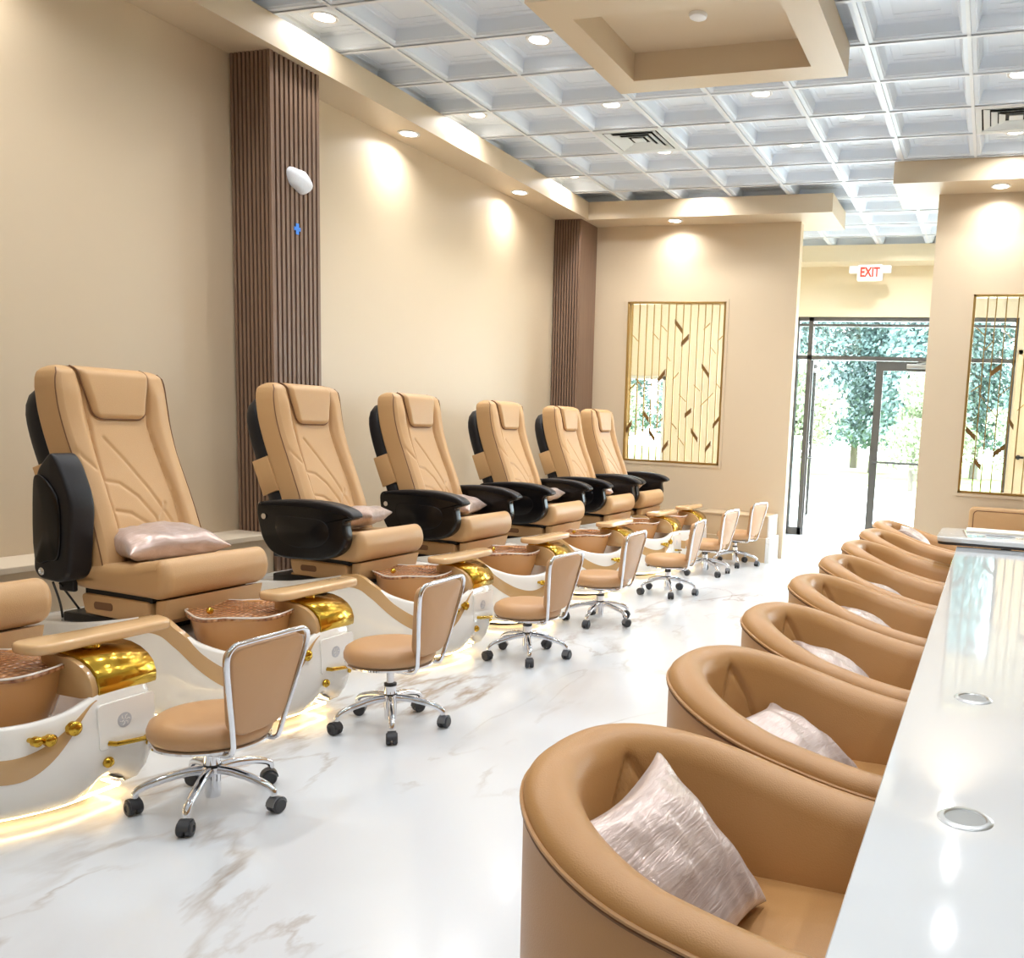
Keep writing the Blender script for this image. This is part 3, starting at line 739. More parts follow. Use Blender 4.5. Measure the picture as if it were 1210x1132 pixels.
    def fd(v): return .07 * (1 if v < .955 else math.sqrt(max(.08, 1 - ((v - .955) / .045) ** 2)))
    bm = new(); R = []; KN = 30
    for k in range(KN + 1):
        v = lerp(.736, 1.0, k / KN); c_, nf = frm(v); w = pw(v); th = .020 * min(1, .35 + k / 3); ring = []
        for i in range(25): 
            y = lerp(-w, w, i / 24); ed = min(1, (w - abs(y)) / .018); ring.append(c_ + nf * (fd(v) + .004 + th * math.sqrt(1 - (1 - ed) ** 2) + .008 * math.sin(k / KN * PI)) + Vector((0, y, 0)))
        for i in range(9): ring.append(c_ + nf * (fd(v) - .012) + Vector((0, lerp(w - .004, -w + .004, i / 8), 0)))
        R.append(ring)
    rings(bm, R); hp = obj('head_pad', bm, M['leather'], back, angle=60)
    bm = new(); pl = []
    vs = [1.0 - .012 * k for k in range(22)] + [.736]
    for v in vs: c_, nf = frm(v); pl.append(c_ + nf * (fd(v) + .008) + Vector((0, -pw(v) - .002, 0)))
    for i in range(1, 12): c_, nf = frm(.734); pl.append(c_ + nf * .078 + Vector((0, lerp(-pw(.736), pw(.736), i / 12), 0)))
    for v in reversed(vs): c_, nf = frm(v); pl.append(c_ + nf * (fd(v) + .008) + Vector((0, pw(v) + .002, 0)))
    tube(bm, pl, .0042, 6); obj('piping', bm, M['seam'], hp)
    for s_ in (-1, 1):
        bm = new(); pl = []
        for k in range(40): v = lerp(.03, .985, k / 39); c_, nf = frm(max(.02, v)); pl.append(c_ + nf * (fd(v) - .004) + Vector((0, s_ * (wv(v) - .004), 0)))
        tube(bm, pl, .0028, 6); obj('edge_piping', bm, M['seam'], back)
    # rear shell
    bm = new(); R = []
    for k in range(24):
        v = lerp(.0, .955, k / 23); e = math.sqrt(max(.03, 1 - (abs(k / 23 - .5) * 2) ** 8)); c_ = axis(v); t_ = (axis(v + .02) - axis(max(0, v - .02))).normalized(); nf = Vector((t_.z, 0, -t_.x))
        R.append([c_ - nf * .122 + nf * (.072 * e * math.copysign(abs(math.sin(a)) ** .6, math.sin(a))) + Vector((0, (wv(v) - .005) * e * math.copysign(abs(math.cos(a)) ** .5, math.cos(a)), 0)) for a in [2 * PI * i / 36 for i in range(36)]])
    rings(bm, R); sh = obj('back_shell', bm, M['black_soft'], root, angle=80)
    for s in (-1, 1):
        bm = new(); q = [axis(.38), axis(.58)]
        pr = []
        for v in (.37, .47, .575):
            c_ = axis(v); t_ = (axis(v + .02) - axis(v - .02)).normalized(); nf = Vector((t_.z, 0, -t_.x)); pr.append((c_ - nf * .062, c_ - nf * .178))
        poly = [p[0] for p in pr] + [p[1] for p in reversed(pr)]
        ya, yb = (.255, .279) if s > 0 else (-.279, -.255)
        extr(bm, [(p.x, p.z) for p in poly], ya, yb, .004, 'y', 2); obj('side_pad', bm, M['leather'], sh)
    # ---- armrests
    ap = [(-.60, .80), (-.59, .875), (-.50, .885), (-.30, .90), (-.12, .895), (-.01, .872), (.05, .845), (.045, .82), (-.01, .80), (.0, .71), (-.03, .64), (-.12, .59), (-.28, .572), (-.46, .58), (-.56, .66)]
    for s, mode in ((-1, arms[0]), (1, arms[1])):
        bm = new(); pts = cr([Vector((x, z, 0)) for x, z in ap], 5, True)
        y0, y1 = (.315, .395) if s > 0 else (-.395, -.315)
        extr(bm, [(p.x, p.y) for p in pts], y0, y1, .018, 'y', 4); 
        ar = obj('armrest', bm, M['black'], root, angle=50)
        bm = new(); pts = cr([Vector(p) for p in ((-.57, .872, 0), (-.50, .892, 0), (-.30, .908, 0), (-.12, .903, 0), (.0, .88, 0), (.055, .85, 0), (.045, .828, 0), (-.05, .862, 0), (-.3, .878, 0), (-.5, .868, 0))], 4, True)
        extr(bm, [(p.x, p.y) for p in pts], y0 - .008, y1 + .008, .012, 'y', 3); t1 = obj('arm_pad', bm, M['black_soft'], ar, angle=60)
        bm = new(); pts = cr([Vector(p) for p in ((-.46, .80, 0), (-.3, .81, 0), (-.14, .80, 0), (-.10, .73, 0), (-.16, .66, 0), (-.32, .64, 0), (-.44, .68, 0))], 4, True)
        yy = (y0 - .004, y0 + .01) if s < 0 else (y1 - .01, y1 + .004)
        extr(bm, [(p.x, p.y) for p in pts], yy[0], yy[1], .004, 'y', 2); t2 = obj('arm_cover', bm, M['black'], ar, angle=60)
        bm = new(); lathe(bm, [(.016, 0), (.016, .004), (.010, .006), (.008, .003)], (-.545, (y0 if s < 0 else y1), .80), 20, ax='y'); 
        if s < 0: bmesh.ops.translate(bm, vec=(0, -.006, 0), verts=bm.verts)
        t3 = obj('arm_bolt', bm, M['chrome'], ar)
        if mode == 'up':       # folded upright about its rear pivot
            piv = Vector((-.52, 0, .72)); rot = Matrix.Translation(piv) @ Matrix.Rotation(math.radians(-62), 4, 'Y') @ Matrix.Translation(-piv)
            ar.matrix_local = Matrix.Translation((.02, 0, .06)) @ rot
    # black linkage under the arms
    for s in (-1, 1):
        bm = new(); box(bm, -.56, -.47, s * .305 - .012, s * .305 + .012, .56, .70, .008); obj('arm_bracket', bm, M['black_soft'], root)
    return root

def big_arm(root, s, y0, y1, m1, tall):
    """upright folded armrest, outline from the side"""
    ap = [(x + .035, z) for x, z in [(-.632, .66), (-.61, .98), (-.585, 1.10), (-.50, 1.185), (-.45, 1.13), (-.40, 1.01), (-.388, .94), (-.425, .645), (-.48, .615), (-.60, .625)]] if tall else [(-.62, .6), (-.60, .95), (-.575, 1.04), (-.54, 1.05), (-.50, .98), (-.40, .72), (-.42, .62), (-.5, .58)]
    bm = new(); extr(bm, roundpoly(ap, .035), y0, y1, .016, 'y', 4, 2); ar = obj('armrest', bm, m1, root, angle=45); ar['label'] = 'armrest folded upright'
    if tall:
        bm = new(); pts = cr([Vector(p) for p in ((-.57, .72, 0), (-.56, 1.02, 0), (-.53, 1.08, 0), (-.46, 1.04, 0), (-.415, .95, 0), (-.43, .74, 0), (-.49, .71, 0))], 4, True)
        extr(bm, [(p.x, p.y) for p in pts], y0 - .012, y0 + .01, .006, 'y', 2); obj('arm_cover', bm, M['black'], ar, angle=60)
        bm = new(); lathe(bm, [(.017, 0), (.017, -.005), (.010, -.008), (.007, -.003)], (-.54, y0, .66), 20, ax='y'); obj('arm_bolt', bm, M['chrome'], ar)

XC = -3.30
YS = [2.10, 3.17, 4.44, 5.53, 6.79, 7.95, 8.78]
protos = {}
ped_labels = [
 'tan pedicure spa chair cut off by the left edge of the picture',
 'nearest whole tan pedicure spa chair, its black arm folded upright',
 'tan pedicure spa chair standing in front of the near walnut slatted column',
 'tan pedicure spa chair, third one shown whole, just right of the slatted column',
 'tan pedicure spa chair, fourth one shown whole, in the middle of the left wall',
 'tan pedicure spa chair, second from the end wall, its top against the far slatted column',
 'tan pedicure spa chair farthest away, next to the end wall']
first = None
chairs = []
def build_chair(k, arms):
    r = thing('pedicure_chair', ped_labels[k], 'pedicure chair', (XC, YS[k], 0), 0, 'pedicure chairs along the left wall')
    chair_parts(r, arms)
    return r
A = build_chair(3, ('down', 'down'))
for k in range(7):
    if k == 3: continue
    r = copy_tree(A); r.location = (XC, YS[k], 0); r['label'] = ped_labels[k]
    arms = [c for c in r.children if c.name.startswith('armrest')]
    def kill(o):
        for ch in list(o.children): kill(ch)
        bpy.data.objects.remove(o)
    side = lambda c: sum(v.co.y for v in c.data.vertices)
    if k == 1:
        for c in arms: kill(c)
        big_arm(r, -1, -.40, -.285, M['black_soft'], True); big_arm(r, 1, .30, .335, M['grey'], False)
    elif k == 2:
        for c in arms:
            if side(c) > 0: kill(c)
        big_arm(r, 1, .30, .335, M['grey'], False)
    elif k == 0:
        for c in arms: 
            if side(c) > 0: kill(c)
# cables hanging behind the nearest whole chair
for pts, lb in (([(-3.86, 2.83, .60), (-3.98, 2.95, .45), (-4.02, 2.98, .30), (-4.0, 2.9, .12), (-4.05, 2.85, .008)], 'black power cable hanging below the upright black armrest'),
                ([(-3.82, 2.83, .60), (-3.93, 3.0, .44), (-3.86, 3.02, .34), (-3.9, 2.95, .2), (-4.0, 2.86, .1), (-4.12, 2.83, .008)], 'second black power cable curving to the floor below the upright armrest')):
    bm = new(); tube(bm, cr(pts, 6), .005, 6); o = obj('power_cable', bm, M['cable']); tag(o, lb, 'cable', 'power cables')

# ---------------------------------------------------------------- pillows
def pillow_mesh(a, b, t, seed, m):
    bm = new(); N = 36; top = []; bot = []
    def P(u, v, s):
        ex = 1 - .15 * (1 - v * v) * abs(u) ** 3; ey = 1 - .15 * (1 - u * u) * abs(v) ** 3
        x = a * u * ex; y = b * v * ey
        z = t * (max(0, (1 - u * u) * (1 - v * v))) ** .42
        w = noise.noise(Vector((x * 9 + seed, y * 9, s))) * .014 + noise.noise(Vector((x * 24, y * 12 + seed, s * 2))) * .008
        f = min(1, 4 * (1 - abs(u)) + .1) * min(1, 4 * (1 - abs(v)) + .1)
        return Vector((x + w * .4, y, s * z + w * f))
    g = [-math.cos(PI * i / N) for i in range(N + 1)]; g = [lerp(q, -1 + 2 * i / N, .5) for i, q in enumerate(g)]
    vt = [[bm.verts.new(P(u, v, 1)) for v in g] for u in g]
    vb = [[(vt[i][j] if i in (0, N) or j in (0, N) else bm.verts.new(P(g[i], g[j], -1))) for j in range(N + 1)] for i in range(N + 1)]
    for i in range(N):
        for j in range(N):
            bm.faces.new((vt[i][j], vt[i + 1][j], vt[i + 1][j + 1], vt[i][j + 1])); bm.faces.new((vb[i][j], vb[i][j + 1], vb[i + 1][j + 1], vb[i + 1][j]))
    me = bpy.data.meshes.new('satin_pillow'); bmesh.ops.recalc_face_normals(bm, faces=bm.faces); bm.to_mesh(me); bm.free()
    me.polygons.foreach_set('use_smooth', [True] * len(me.polygons)); me.materials.append(m); return me
pm1 = pillow_mesh(.235, .17, .075, 3.3, M['satin2']); pm2 = pillow_mesh(.20, .20, .085, 8.1, M['satin'])
def pillow(me, loc, rot, label, grp, scale=1):
    o = bpy.data.objects.new('satin_pillow', me); COL.objects.link(o); o.location = loc; o.rotation_euler = (Matrix.Rotation(math.radians(rot[2]), 3, 'Z') @ Matrix.Rotation(math.radians(rot[0]), 3, 'X') @ Matrix.Rotation(math.radians(rot[1]), 3, 'Z')).to_euler(); o.scale = (scale,) * 3
    return tag(o, label, 'pillow', grp)
pos = ['on the nearest whole pedicure chair', 'on the pedicure chair before the slatted column', 'on the third whole pedicure chair', 'on the fourth whole pedicure chair', 'on the pedicure chair second from the end wall', 'on the farthest pedicure chair']
for k in range(1, 7):
    pillow(pm1, (XC - (.27 if k == 1 else .26), YS[k] + (-.03 if k == 1 else .07), .775 if k == 1 else .785), (8 * ((k % 2) * 2 - 1), 3 if k == 1 else 12, 74 if k == 1 else 90 + 7 * ((k * 3) % 4 - 1)), 'crinkled blush satin pillow lying ' + pos[k - 1], 'satin pillows on the pedicure chairs', 1 if k == 1 else .8)

# ---------------------------------------------------------------- rolling stools
def star_arm(a):
    ca, sa = math.cos(a), math.sin(a)
    return [(r * ca, r * sa, z) for r, z in ((.02, .135), (.08, .132), (.15, .118), (.205, .10), (.232, .082), (.238, .062))]
def make_stool():
    r = thing('rolling_stool', '', 'stool', (0, 0, 0))
    bm = new(); prof = [(.01, .345), (.12, .344), (.165, .338), (.19, .322), (.198, .30), (.197, .28), (.188, .266), (.12, .262)]
    lathe(bm, prof, seg=56); obj('seat', bm, M['stool_leather'], r, angle=60)
    bm = new(); lathe(bm, [(.186, .262), (.193, .258), (.193, .250), (.180, .246), (.10, .246), (.02, .246)], seg=48, cap0=False)
    o = obj('seat_ring', bm, M['chrome'], r)
    # backrest pad: faces -x, tilted
    bm = new()
    extr(bm, roundpoly([(-.108, .0), (.108, .0), (.172, .325), (-.172, .325)], .06, 6), -.022, .022, .010, 'x', 3)
    T = Matrix.Translation((.190, 0, .312)) @ Matrix.Rotation(math.radians(10), 4, 'Y')
    bmesh.ops.transform(bm, matrix=T, verts=bm.verts); obj('backrest', bm, M['stool_leather'], r, angle=60)
    bm = new()
    loop = cr([Vector(p) for p in ((.0, -.105, -.03), (.0, -.125, .06), (.0, -.15, .16), (.0, -.178, .29), (.0, -.16, .335), (0, -.11, .342), (0, 0, .342), (0, .11, .342), (.0, .16, .335), (.0, .178, .29), (.0, .15, .16), (.0, .125, .06), (.0, .105, -.03))], 5)
    loop = [T @ (p + Vector((.018, 0, 0))) for p in loop]
    a0 = [Vector((.10, -.10, .243)), Vector((.175, -.103, .245)), Vector((.198, -.105, .262))]; a1 = [Vector((p.x, -p.y, p.z)) for p in reversed(a0)]
    tube(bm, cr(a0, 4) + loop + cr(a1, 4), .0095, 10); obj('back_frame', bm, M['chrome'], r, angle=80)
    bm = new(); box(bm, -.05, .12, -.04, .04, .228, .246, .004); lathe(bm, [(.03, .215), (.03, .232)], seg=20); obj('mount_plate', bm, M['black_soft'], r)
    bm = new(); lathe(bm, [(.016, .12), (.016, .232)], seg=20); obj('gas_lift', bm, M['chrome'], r)
    bm = new(); lathe(bm, [(.024, .035), (.026, .05), (.028, .12), (.034, .125), (.034, .145), (.027, .15), (.027, .195), (.022, .20)], seg=24); obj('base_hub', bm, M['chrome'], r)
    bm = new(); lathe(bm, [(.029, .148), (.029, .154)], seg=24); lathe(bm, [(.0275, .19), (.0275, .202)], seg=24); obj('collar', bm, M['caster'], r)
    for q in range(5):
        a = math.radians(-80 + 72 * q); P = cr(star_arm(a), 4)
        bm = new(); tube(bm, P, [lerp(.017, .011, i / (len(P) - 1)) for i in range(len(P))], 10); leg = obj('leg', bm, M['chrome'], r, angle=80)
        ca, sa = math.cos(a), math.sin(a); c = (.238 * ca, .238 * sa)
        bm = new(); b = a + q * 1.3
        px, py = math.cos(b), math.sin(b)
        for s in (-1, 1):
            bb = new(); lathe(bb, [(.008, -.011), (.022, -.011), (.026, -.007), (.026, .007), (.022, .011), (.012, .011), (.012, .008), (.004, .008)], (0, 0, 0), 20, ax='y')
            T2 = Matrix.Translation((c[0], c[1], .0262)) @ Matrix.Rotation(b, 4, 'Z') @ Matrix.Translation((.008, s * .013, 0)); bmesh.ops.transform(bb, matrix=T2, verts=bb.verts)
            tmp = bpy.data.meshes.new('t'); bb.to_mesh(tmp); bb.free(); bm.from_mesh(tmp); bpy.data.meshes.remove(tmp)
        cs = obj('caster', bm, M['caster'], leg)
        bm = new(); R = []
        for i in range(9):
            t = PI * i / 8; R.append([Vector((c[0] + .008 * px + (rr * math.cos(t)) * px - yy * py, c[1] + .008 * py + (rr * math.cos(t)) * py + yy * px, .028 + rr * math.sin(t))) for rr, yy in ((.031, -.018), (.031, .018), (.027, .018), (.027, -.018))])
        rings(bm, R); obj('caster_hood', bm, M['hub'] if q % 2 else M['caster'], cs, angle=30)
    return r
ST = [(-2.50, 2.37, 0, 0, 17), (-2.47, 3.33, .05, 3, 25), (-2.52, 4.70, 0, -5, 27), (-2.54, 5.81, .015, 0, -8), (-2.49, 7.10, -.008, 4, 13), (-2.54, 8.31, -.008, -6, 45), (-2.44, 9.05, .02, -10, 22)]
st_labels = ['tan rolling stool nearest the camera, at the corner of the first foot tub', 'tan rolling stool with the tallest exposed post, second from the camera', 'tan rolling stool, third from the camera, beside the third foot tub', 'tan rolling stool, fourth from the camera', 'tan rolling stool, fifth from the camera', 'tan rolling stool, second from the end wall', 'tan rolling stool farthest away, in front of the low cabinet']
S0 = make_stool()
for k, (x, y, dz, rz, rb) in enumerate(ST):
    r = S0 if k == 0 else copy_tree(S0)
    if k: 
        r.location = (x, y, 0)
    else: r.location = (x, y, 0)
    r.rotation_euler = (0, 0, math.radians(rz)); r['label'] = st_labels[k]; r['group'] = 'rolling stools beside the foot tubs'
for k, o in enumerate([o for o in COL.objects if o.name.startswith('rolling_stool')]):
    dz = [s for s in ST if abs(s[1] - o.location.y) < .01][0]
    for c in o.children:
        nm = c.name.split('.')[0]
        if nm in ('seat', 'seat_ring', 'backrest', 'back_frame', 'mount_plate', 'gas_lift'): c.location.z += dz[2]
        if nm in ('leg',): c.rotation_euler.z = math.radians(dz[4])

# ---------------------------------------------------------------- armchairs
def make_armchair():
    r = thing('tub_armchair', '', 'armchair')
    RO = .365; LA = .33; L = 2 * LA + PI * RO
    def path(s):
        if s < LA: return Vector((LA - s, -RO, 0)), Vector((0, 1, 0)), Vector((-1, 0, 0))
        if s > L - LA: return Vector((s - (L - LA), RO, 0)), Vector((0, -1, 0)), Vector((1, 0, 0))
        a = -PI / 2 - (s - LA) / RO
        p = Vector((RO * math.cos(a), RO * math.sin(a), 0)); return p, -p.normalized(), Vector((math.sin(a), -math.cos(a), 0))
    def H(s):
        t = abs(s - L / 2) / (L / 2); return .765 - .155 * ss(.12, 1.02, t) 
    curves = [[(-.34, .02), (-.22, .06), (-.10, .15), (-.01, .30), (.02, .40)], [(.06, -.02), (.16, .04), (.25, .13), (.30, .24), (.31, .36)], [(.17, .05), (.10, .14), (.05, .24), (.02, .30)], [(-.03, .33), (.1, .37)]]
    NS = 150
    inner = 26
    def section(s):
        h = H(s); p, nI, t = path(s); out = []
        o = [(.035, .05), (.012, .12), (.0, .30), (.0, h - .10), (.0, h - .045), (-.002, h - .03), (.004, h - .012), (.018, h - .001), (.045, h + .006), (.072, h), (.092, h - .014), (.104, h - .036)]
        res = [(a, b) for a, b in o]
        for k in range(1, inner + 1):
            f = k / inner; z = lerp(h - .036, .38, f); d = .104 + .035 * math.sin(f * PI * .6)
            u = s - L / 2; depth = (h - z) ; g = 0
            for c in curves: g = max(g, math.exp(-(segdist(u, depth, c) / .011) ** 2))
            res.append((d - .013 * g, z))
        res += [(.13, .30), (.10, .05)]
        return [p + nI * a + Vector((0, 0, b)) for a, b in res]
    R = []
    e0 = section(0); c0 = Vector((LA, -RO + .055, .40)); 
    def endring(sec, t, k):
        h = .0
        f = 1 - math.cos(k * PI / 2); g = math.sin(k * PI / 2)
        out = []
        cen = sum(sec, Vector()) / len(sec)
        for v in sec:
            d = Vector((v.x - v.x, v.y - cen.y, 0)); q = v.copy(); q.y = lerp(v.y, cen.y, f * .8)
            q.z = v.z - f * .045 if v.z > cen.z + .1 else v.z
            q += t * (.045 * g); out.append(q)
        return out
    for k in (1, .8, .6, .4, .2): R.append(endring(e0, Vector((1, 0, 0)), k))
    for i in range(NS + 1): R.append(section(L * i / NS))
    e1 = section(L)
    for k in (.2, .4, .6, .8, 1): R.append(endring(e1, Vector((1, 0, 0)), k))
    bm = new(); rings(bm, R); sh = obj('tub_shell', bm, M['leather2'], r, angle=75)
    bm = new(); pts = []
    for k in (1, .5): 
        v = endring(e0, Vector((1, 0, 0)), k)[5]; pts.append(v + Vector((0, -.001, 0)))
    for i in range(0, NS + 1, 2): s = L * i / NS; p, nI, t = path(s); pts.append(p - nI * .003 + Vector((0, 0, H(s) - .032)))
    for k in (.5, 1): v = endring(e1, Vector((1, 0, 0)), k)[5]; pts.append(v + Vector((0, .001, 0)))
    tube(bm, pts, .0048, 6); obj('piping', bm, M['leather2'], sh)
    bm = new(); pts = [p + Vector((0, 0, -.009)) for p in pts]; tube(bm, [p for p in pts], .003, 6); obj('welt_seam', bm, M['seam'], sh)
    bm = new(); o_ = [(-.0 + .245 * math.cos(a), .245 * math.sin(a)) for a in [PI / 2 + PI * k / 20 for k in range(21)]] + [(.15, -.245), (.31, -.245), (.345, -.21), (.35, 0), (.345, .21), (.31, .245), (.15, .245)]
    extr(bm, o_, .32, .455, .03, 'z', 4); obj('seat_cushion', bm, M['leather2'], r, angle=60)
    bm = new(); o_ = [(.31 * math.cos(a), .31 * math.sin(a)) for a in [PI / 2 + PI * k / 20 for k in range(21)]] + [(.33, -.31), (.33, .31)]
    extr(bm, o_, .045, .34, .01, 'z', 2); obj('seat_frame', bm, M['leather2'], r, angle=50)
    bm = new(); lathe(bm, [(.24, 0), (.24, .055), (.2, .06)], seg=32); obj('plinth', bm, M['black_soft'], r)
    return r
AC = [(-.425, 1.565), (-.425, 2.36), (-.425, 3.13), (-.425, 3.92), (-.425, 4.67), (-.425, 5.42), (-.425, 6.19), (-.425, 6.94)]
ac_labels = ['camel leather tub armchair nearest the camera with a silvery pillow', 'second camel leather tub armchair from the camera', 'third camel leather tub armchair from the camera', 'fourth camel leather tub armchair from the camera', 'fifth camel leather tub armchair from the camera', 'camel leather tub armchair, third from the far end of the row', 'camel leather tub armchair, last but one of the row, by the far table corner', 'camel leather tub armchair farthest away, half hidden by the far table']
A0 = make_armchair()
for k, (x, y) in enumerate(AC):
    r = A0 if k == 0 else copy_tree(A0)
    r.location = (x, y, 0); r['label'] = ac_labels[k]; r['group'] = 'tub armchairs along the white counter'
pd = {0: ((-.495, 1.50, .585), (48, 7, 78), 'leaning in the nearest tub armchair'), 1: ((-.44, 2.35, .535), (27, -6, 84), 'in the second tub armchair from the camera'),
      2: ((-.44, 3.12, .54), (30, 14, 98), 'in the third tub armchair from the camera'), 3: ((-.44, 3.94, .54), (28, 0, 92), 'in the fourth tub armchair from the camera'),
      4: ((-.44, 4.69, .54), (28, 10, 84), 'in the fifth tub armchair from the camera'), 7: ((-.46, 6.96, .60), (42, 0, 92), 'in the farthest tub armchair')}
for k, (l, rt, lb) in pd.items(): pillow(pm2, l, rt, 'shiny blush satin pillow ' + lb, 'satin pillows in the tub armchairs', .92 if k in (0, 7) else .84)

# ---------------------------------------------------------------- counter and far table
ct = thing('nail_counter', 'long glossy white manicure counter along the row of tub armchairs', 'counter', (0, 0, 0))
bm = new(); box(bm, -.14, 1.25, -.9, 5.71, .722, .76, .002, 1); obj('countertop', bm, M['quartz'], ct, smooth=False)
bm = new(); box(bm, .14, .95, -.85, 5.6, 0, .722); obj('counter_body', bm, M['beige'], ct, smooth=False)
for gx, gy, lb in ((.014, 1.547, 'round steel cable grommet let into the counter, nearer one'), (.014, 2.311, 'round steel cable grommet let into the counter, farther one'), (.014, 3.10, 'round steel cable grommet farthest along the counter')):
    if gy > 3: continue
    g = thing('cable_grommet', lb, 'grommet', (gx, gy, .7602), 0, 'cable grommets in the counter')
    bm = new(); lathe(bm, [(.033, .0), (.036, .004), (.043, .0035), (.0465, .0005), (.0465, -.001), (.033, -.001)], seg=40, cap0=False, cap1=False); obj('ring', bm, M['steel'], g)
    bm = new(); lathe(bm, [(.034, -.0002), (.034, .0015)], seg=36); obj('mesh_cap', bm, M['mesh'], g)
tb = thing('reception_table', 'white table with dark underside edge beyond the end of the counter', 'table', (0, 0, 0))
bm = new(); extr(bm, rrect(-.26, 1.35, 5.66, 6.33, .06, 6), .785, .812, .003, 'z', 2); obj('tabletop', bm, M['quartz'], tb, angle=50)
bm = new(); extr(bm, rrect(-.255, 1.345, 5.665, 6.325, .06, 6), .768, .7845, .002, 'z', 1); obj('dark_edge_band', bm, M['dark_edge'], tb, angle=50)
for x in (.15, 1.2):
    for y in (5.80, 6.2): bm = new(); box(bm, x - .025, x + .025, y - .025, y + .025, 0, .768); obj('leg', bm, M['frame'], tb, smooth=False)
bm = new(); box(bm, -.10, .34, 6.10, 6.30, .812, .826, .003, 1); o = obj('paper_folder', bm, M['paper'], smooth=False); tag(o, 'cream paper folder lying at the back of the far white table', 'folder')
bm = new(); tube(bm, [(.02, 5.98, .8175), (.20, 5.97, .8175)], .005, 8); o = obj('pen', bm, M['greyp']); tag(o, 'thin grey pen lying on the far white table', 'pen')
wc = thing('waiting_chair', 'tan upholstered chair back against the partition wall below the right screen', 'chair', (.27, 8.5, 0))
bm = new(); extr(bm, rrect(-.40, .40, .42, .80, .05, 5), .22, .30, .025, 'y', 3); obj('backrest', bm, mat('waiting_tan', rgb(196, 158, 112), .5), wc, angle=60)
bm = new(); tube(bm, [(p[0], .222, p[1]) for p in rrect(-.36, .36, .46, .765, .04, 5)], .005, 6, True); obj('piping', bm, M['seam'], wc)
bm = new(); box(bm, -.38, .38, -.25, .24, .34, .44, .03, 3); obj('seat', bm, M['leather'], wc)
for x in (-.33, .33):
    for y in (-.2, .2): bm = new(); tube(bm, [(x, y, 0), (x, y, .35)], .018, 10); obj('leg', bm, M['chrome'], wc)

# low stepped cabinet by the end wall
cb = thing('low_cabinet', 'low beige cabinet with stepped white marble end by the end wall', 'cabinet', (0, 0, 0))
bm = new(); box(bm, -2.95, -2.19, 9.36, 9.79, .0, .26); box(bm, -2.95, -2.19, 9.42, 9.79, .26, .48); obj('body', bm, M['beige'], cb, smooth=False)
bm = new(); box(bm, -2.19, -2.14, 9.36, 9.79, 0, .27, .003, 1); box(bm, -2.19, -2.165, 9.42, 9.79, .27, .50, .003, 1); obj('marble_end_panel', bm, M['marble_side'], cb, smooth=False)
bm = new(); box(bm, -2.97, -2.19, 9.41, 9.79, .48, .50, .003, 1); obj('top', bm, M['beige'], cb, smooth=False)

# ---------------------------------------------------------------- outside
bm = new(); box(bm, -30, 30, YD + .1, 26, -.12, -.01); o = struct('ground_pavement', bm, M['ground'], smooth=False)
bm = new(); box(bm, -40, 40, 26, 60, -.12, .02); o = struct('ground_verge', bm, M['grass'], smooth=False)
def foliage(blobs, n, size, seed):
    rnd = random.Random(seed); bm = new()
    for _ in range(n):
        c, rad = rnd.choice(blobs); 
        d = Vector((rnd.gauss(0, 1), rnd.gauss(0, 1), rnd.gauss(0, 1))).normalized() * (rnd.random() ** .4)
        p = Vector(c) + Vector((d.x * rad[0], d.y * rad[1], d.z * rad[2]))
        a = Vector((rnd.gauss(0, 1), rnd.gauss(0, 1), rnd.gauss(0, 1))).normalized(); b = a.orthogonal().normalized(); s = size * rnd.uniform(.6, 1.3)
        b2 = a.cross(b)
        q = [p - b * s, p + b2 * s * .6, p + b * s, p - b2 * s * .6]
        bm.faces.new([bm.verts.new(v) for v in q])
    return bm
def make_tree(kind):
    r = thing('tree', '', 'tree')
    if kind == 0:
        bm = new(); tube(bm, [(0, 0, 0), (.05, 0, 4), (0, 0, 9.5)], [.16, .11, .03], 10); obj('trunk', bm, M['bark'], r)
        bl = [((0, 0, 1.6 + .75 * k), (1.7 - .12 * k, 1.7 - .12 * k, .6)) for k in range(11)]
        o = obj('foliage', foliage(bl, 15000, .095, 5), M['leaf1'], r, smooth=False)
    else:
        bm = new(); tube(bm, [(0, 0, 0), (.1, 0, 1.0), (0, .1, 1.9)], [.07, .05, .03], 8); tube(bm, [(.1, 0, .8), (.5, 0, 1.5), (.8, .1, 2.2)], [.04, .03, .02], 8); tube(bm, [(.1, 0, .8), (-.4, 0, 1.4), (-.7, .1, 2.0)], [.04, .03, .02], 8); obj('trunk', bm, M['bark'], r)
        bl = [((random.uniform(-1.1, 1.1), random.uniform(-.8, .8), random.uniform(.8, 2.6)), (.6, .6, .5)) for k in range(14)]
        o = obj('foliage', foliage(bl, 7000, .06, 9), M['leaf2'], r, smooth=False)
    return r
T0 = make_tree(0); T1_ = make_tree(1)
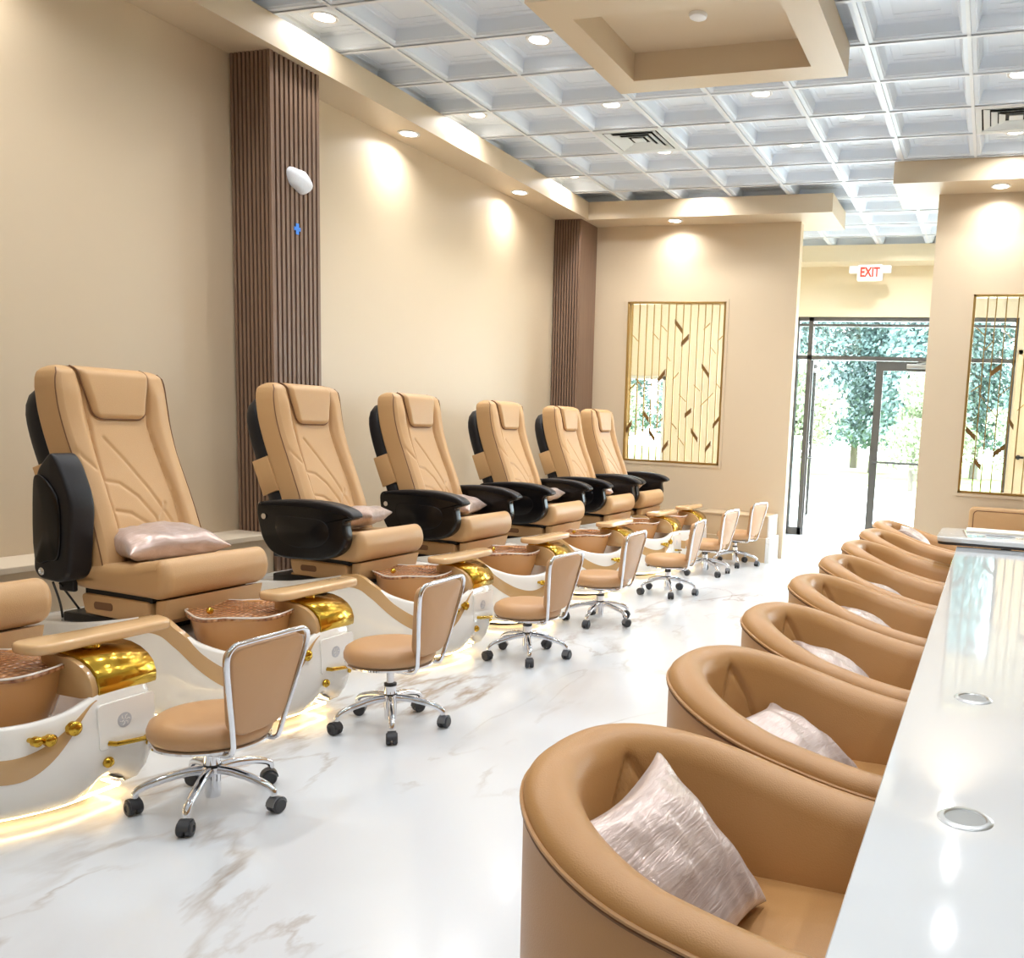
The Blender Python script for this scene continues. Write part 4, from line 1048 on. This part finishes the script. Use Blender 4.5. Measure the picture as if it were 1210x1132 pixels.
tl = [(-17.0 + 3.7 * k, 30.5) for k in range(6)] + [(-19.0 + 3.7 * k, 34.8) for k in range(7)] + [(-20.3 + 3.7 * k, 39.2) for k in range(7)]
for k, (x, y) in enumerate(tl):
    r = T0 if k == 0 else copy_tree(T0); r.location = (x, y, 0); r.rotation_euler = (0, 0, k * 1.3); s = 1 + .12 * ((k * 7) % 5 - 2) / 2; r.scale = (s * 1.0, s * 1.0, s)
    tag(r, 'tall dark evergreen tree in the line beyond the pavement', 'tree', 'evergreen trees beyond the doors')
bl_ = [(-4.9, 23.5, 1.15, 'bright green bushy tree behind the glass doors, left one'), (-1.9, 24.5, 1.05, 'bright green bushy tree behind the closed door leaf'), (1.2, 24, 1.0, 'bright green bushy tree seen through the right screen window'), (-10.5, 24, 1.1, 'bright green bushy tree beyond the far left lobby window')]
for k, (x, y, s, lb) in enumerate(bl_):
    r = T1_ if k == 0 else copy_tree(T1_); r.location = (x, y, 0); r.rotation_euler = (0, 0, k * 2.1); r.scale = (s, s, s); tag(r, lb, 'tree', 'bushy trees beyond the doors')
bm = new(); extr(bm, rrect(-.28, .28, -.28, .28, .05), 0, 1.25, .02, 'z'); b_ = obj('stone_pillar', bm, M['stone']); b_.location = (-4.35, 20, -.01)
tag(b_, 'grey stone pillar with pale cap outside the open door', 'pillar')
bm = new(); extr(bm, rrect(-.34, .34, -.34, .34, .05), 1.25, 1.35, .02, 'z'); obj('cap', bm, M['ground'], b_)

# ---------------------------------------------------------------- light
sun = bpy.data.lights.new('sun', 'SUN'); sun.energy = 5; sun.angle = .02; sun.color = (1, .96, .9)
so = bpy.data.objects.new('sun', sun); COL.objects.link(so); so.rotation_euler = (math.radians(42), math.radians(-18), 0)
w = bpy.data.worlds.new('world'); sc.world = w; w.use_nodes = True
bgn = w.node_tree.nodes['Background']; bgn.inputs[0].default_value = (.80, .90, 1.0, 1); bgn.inputs[1].default_value = 16
sc.view_settings.view_transform = 'Standard'; sc.view_settings.look = 'None'; sc.view_settings.gamma = 1; sc.view_settings.exposure = .32
sc.cycles.diffuse_bounces = 6; sc.cycles.max_bounces = 14; sc.cycles.transparent_max_bounces = 16
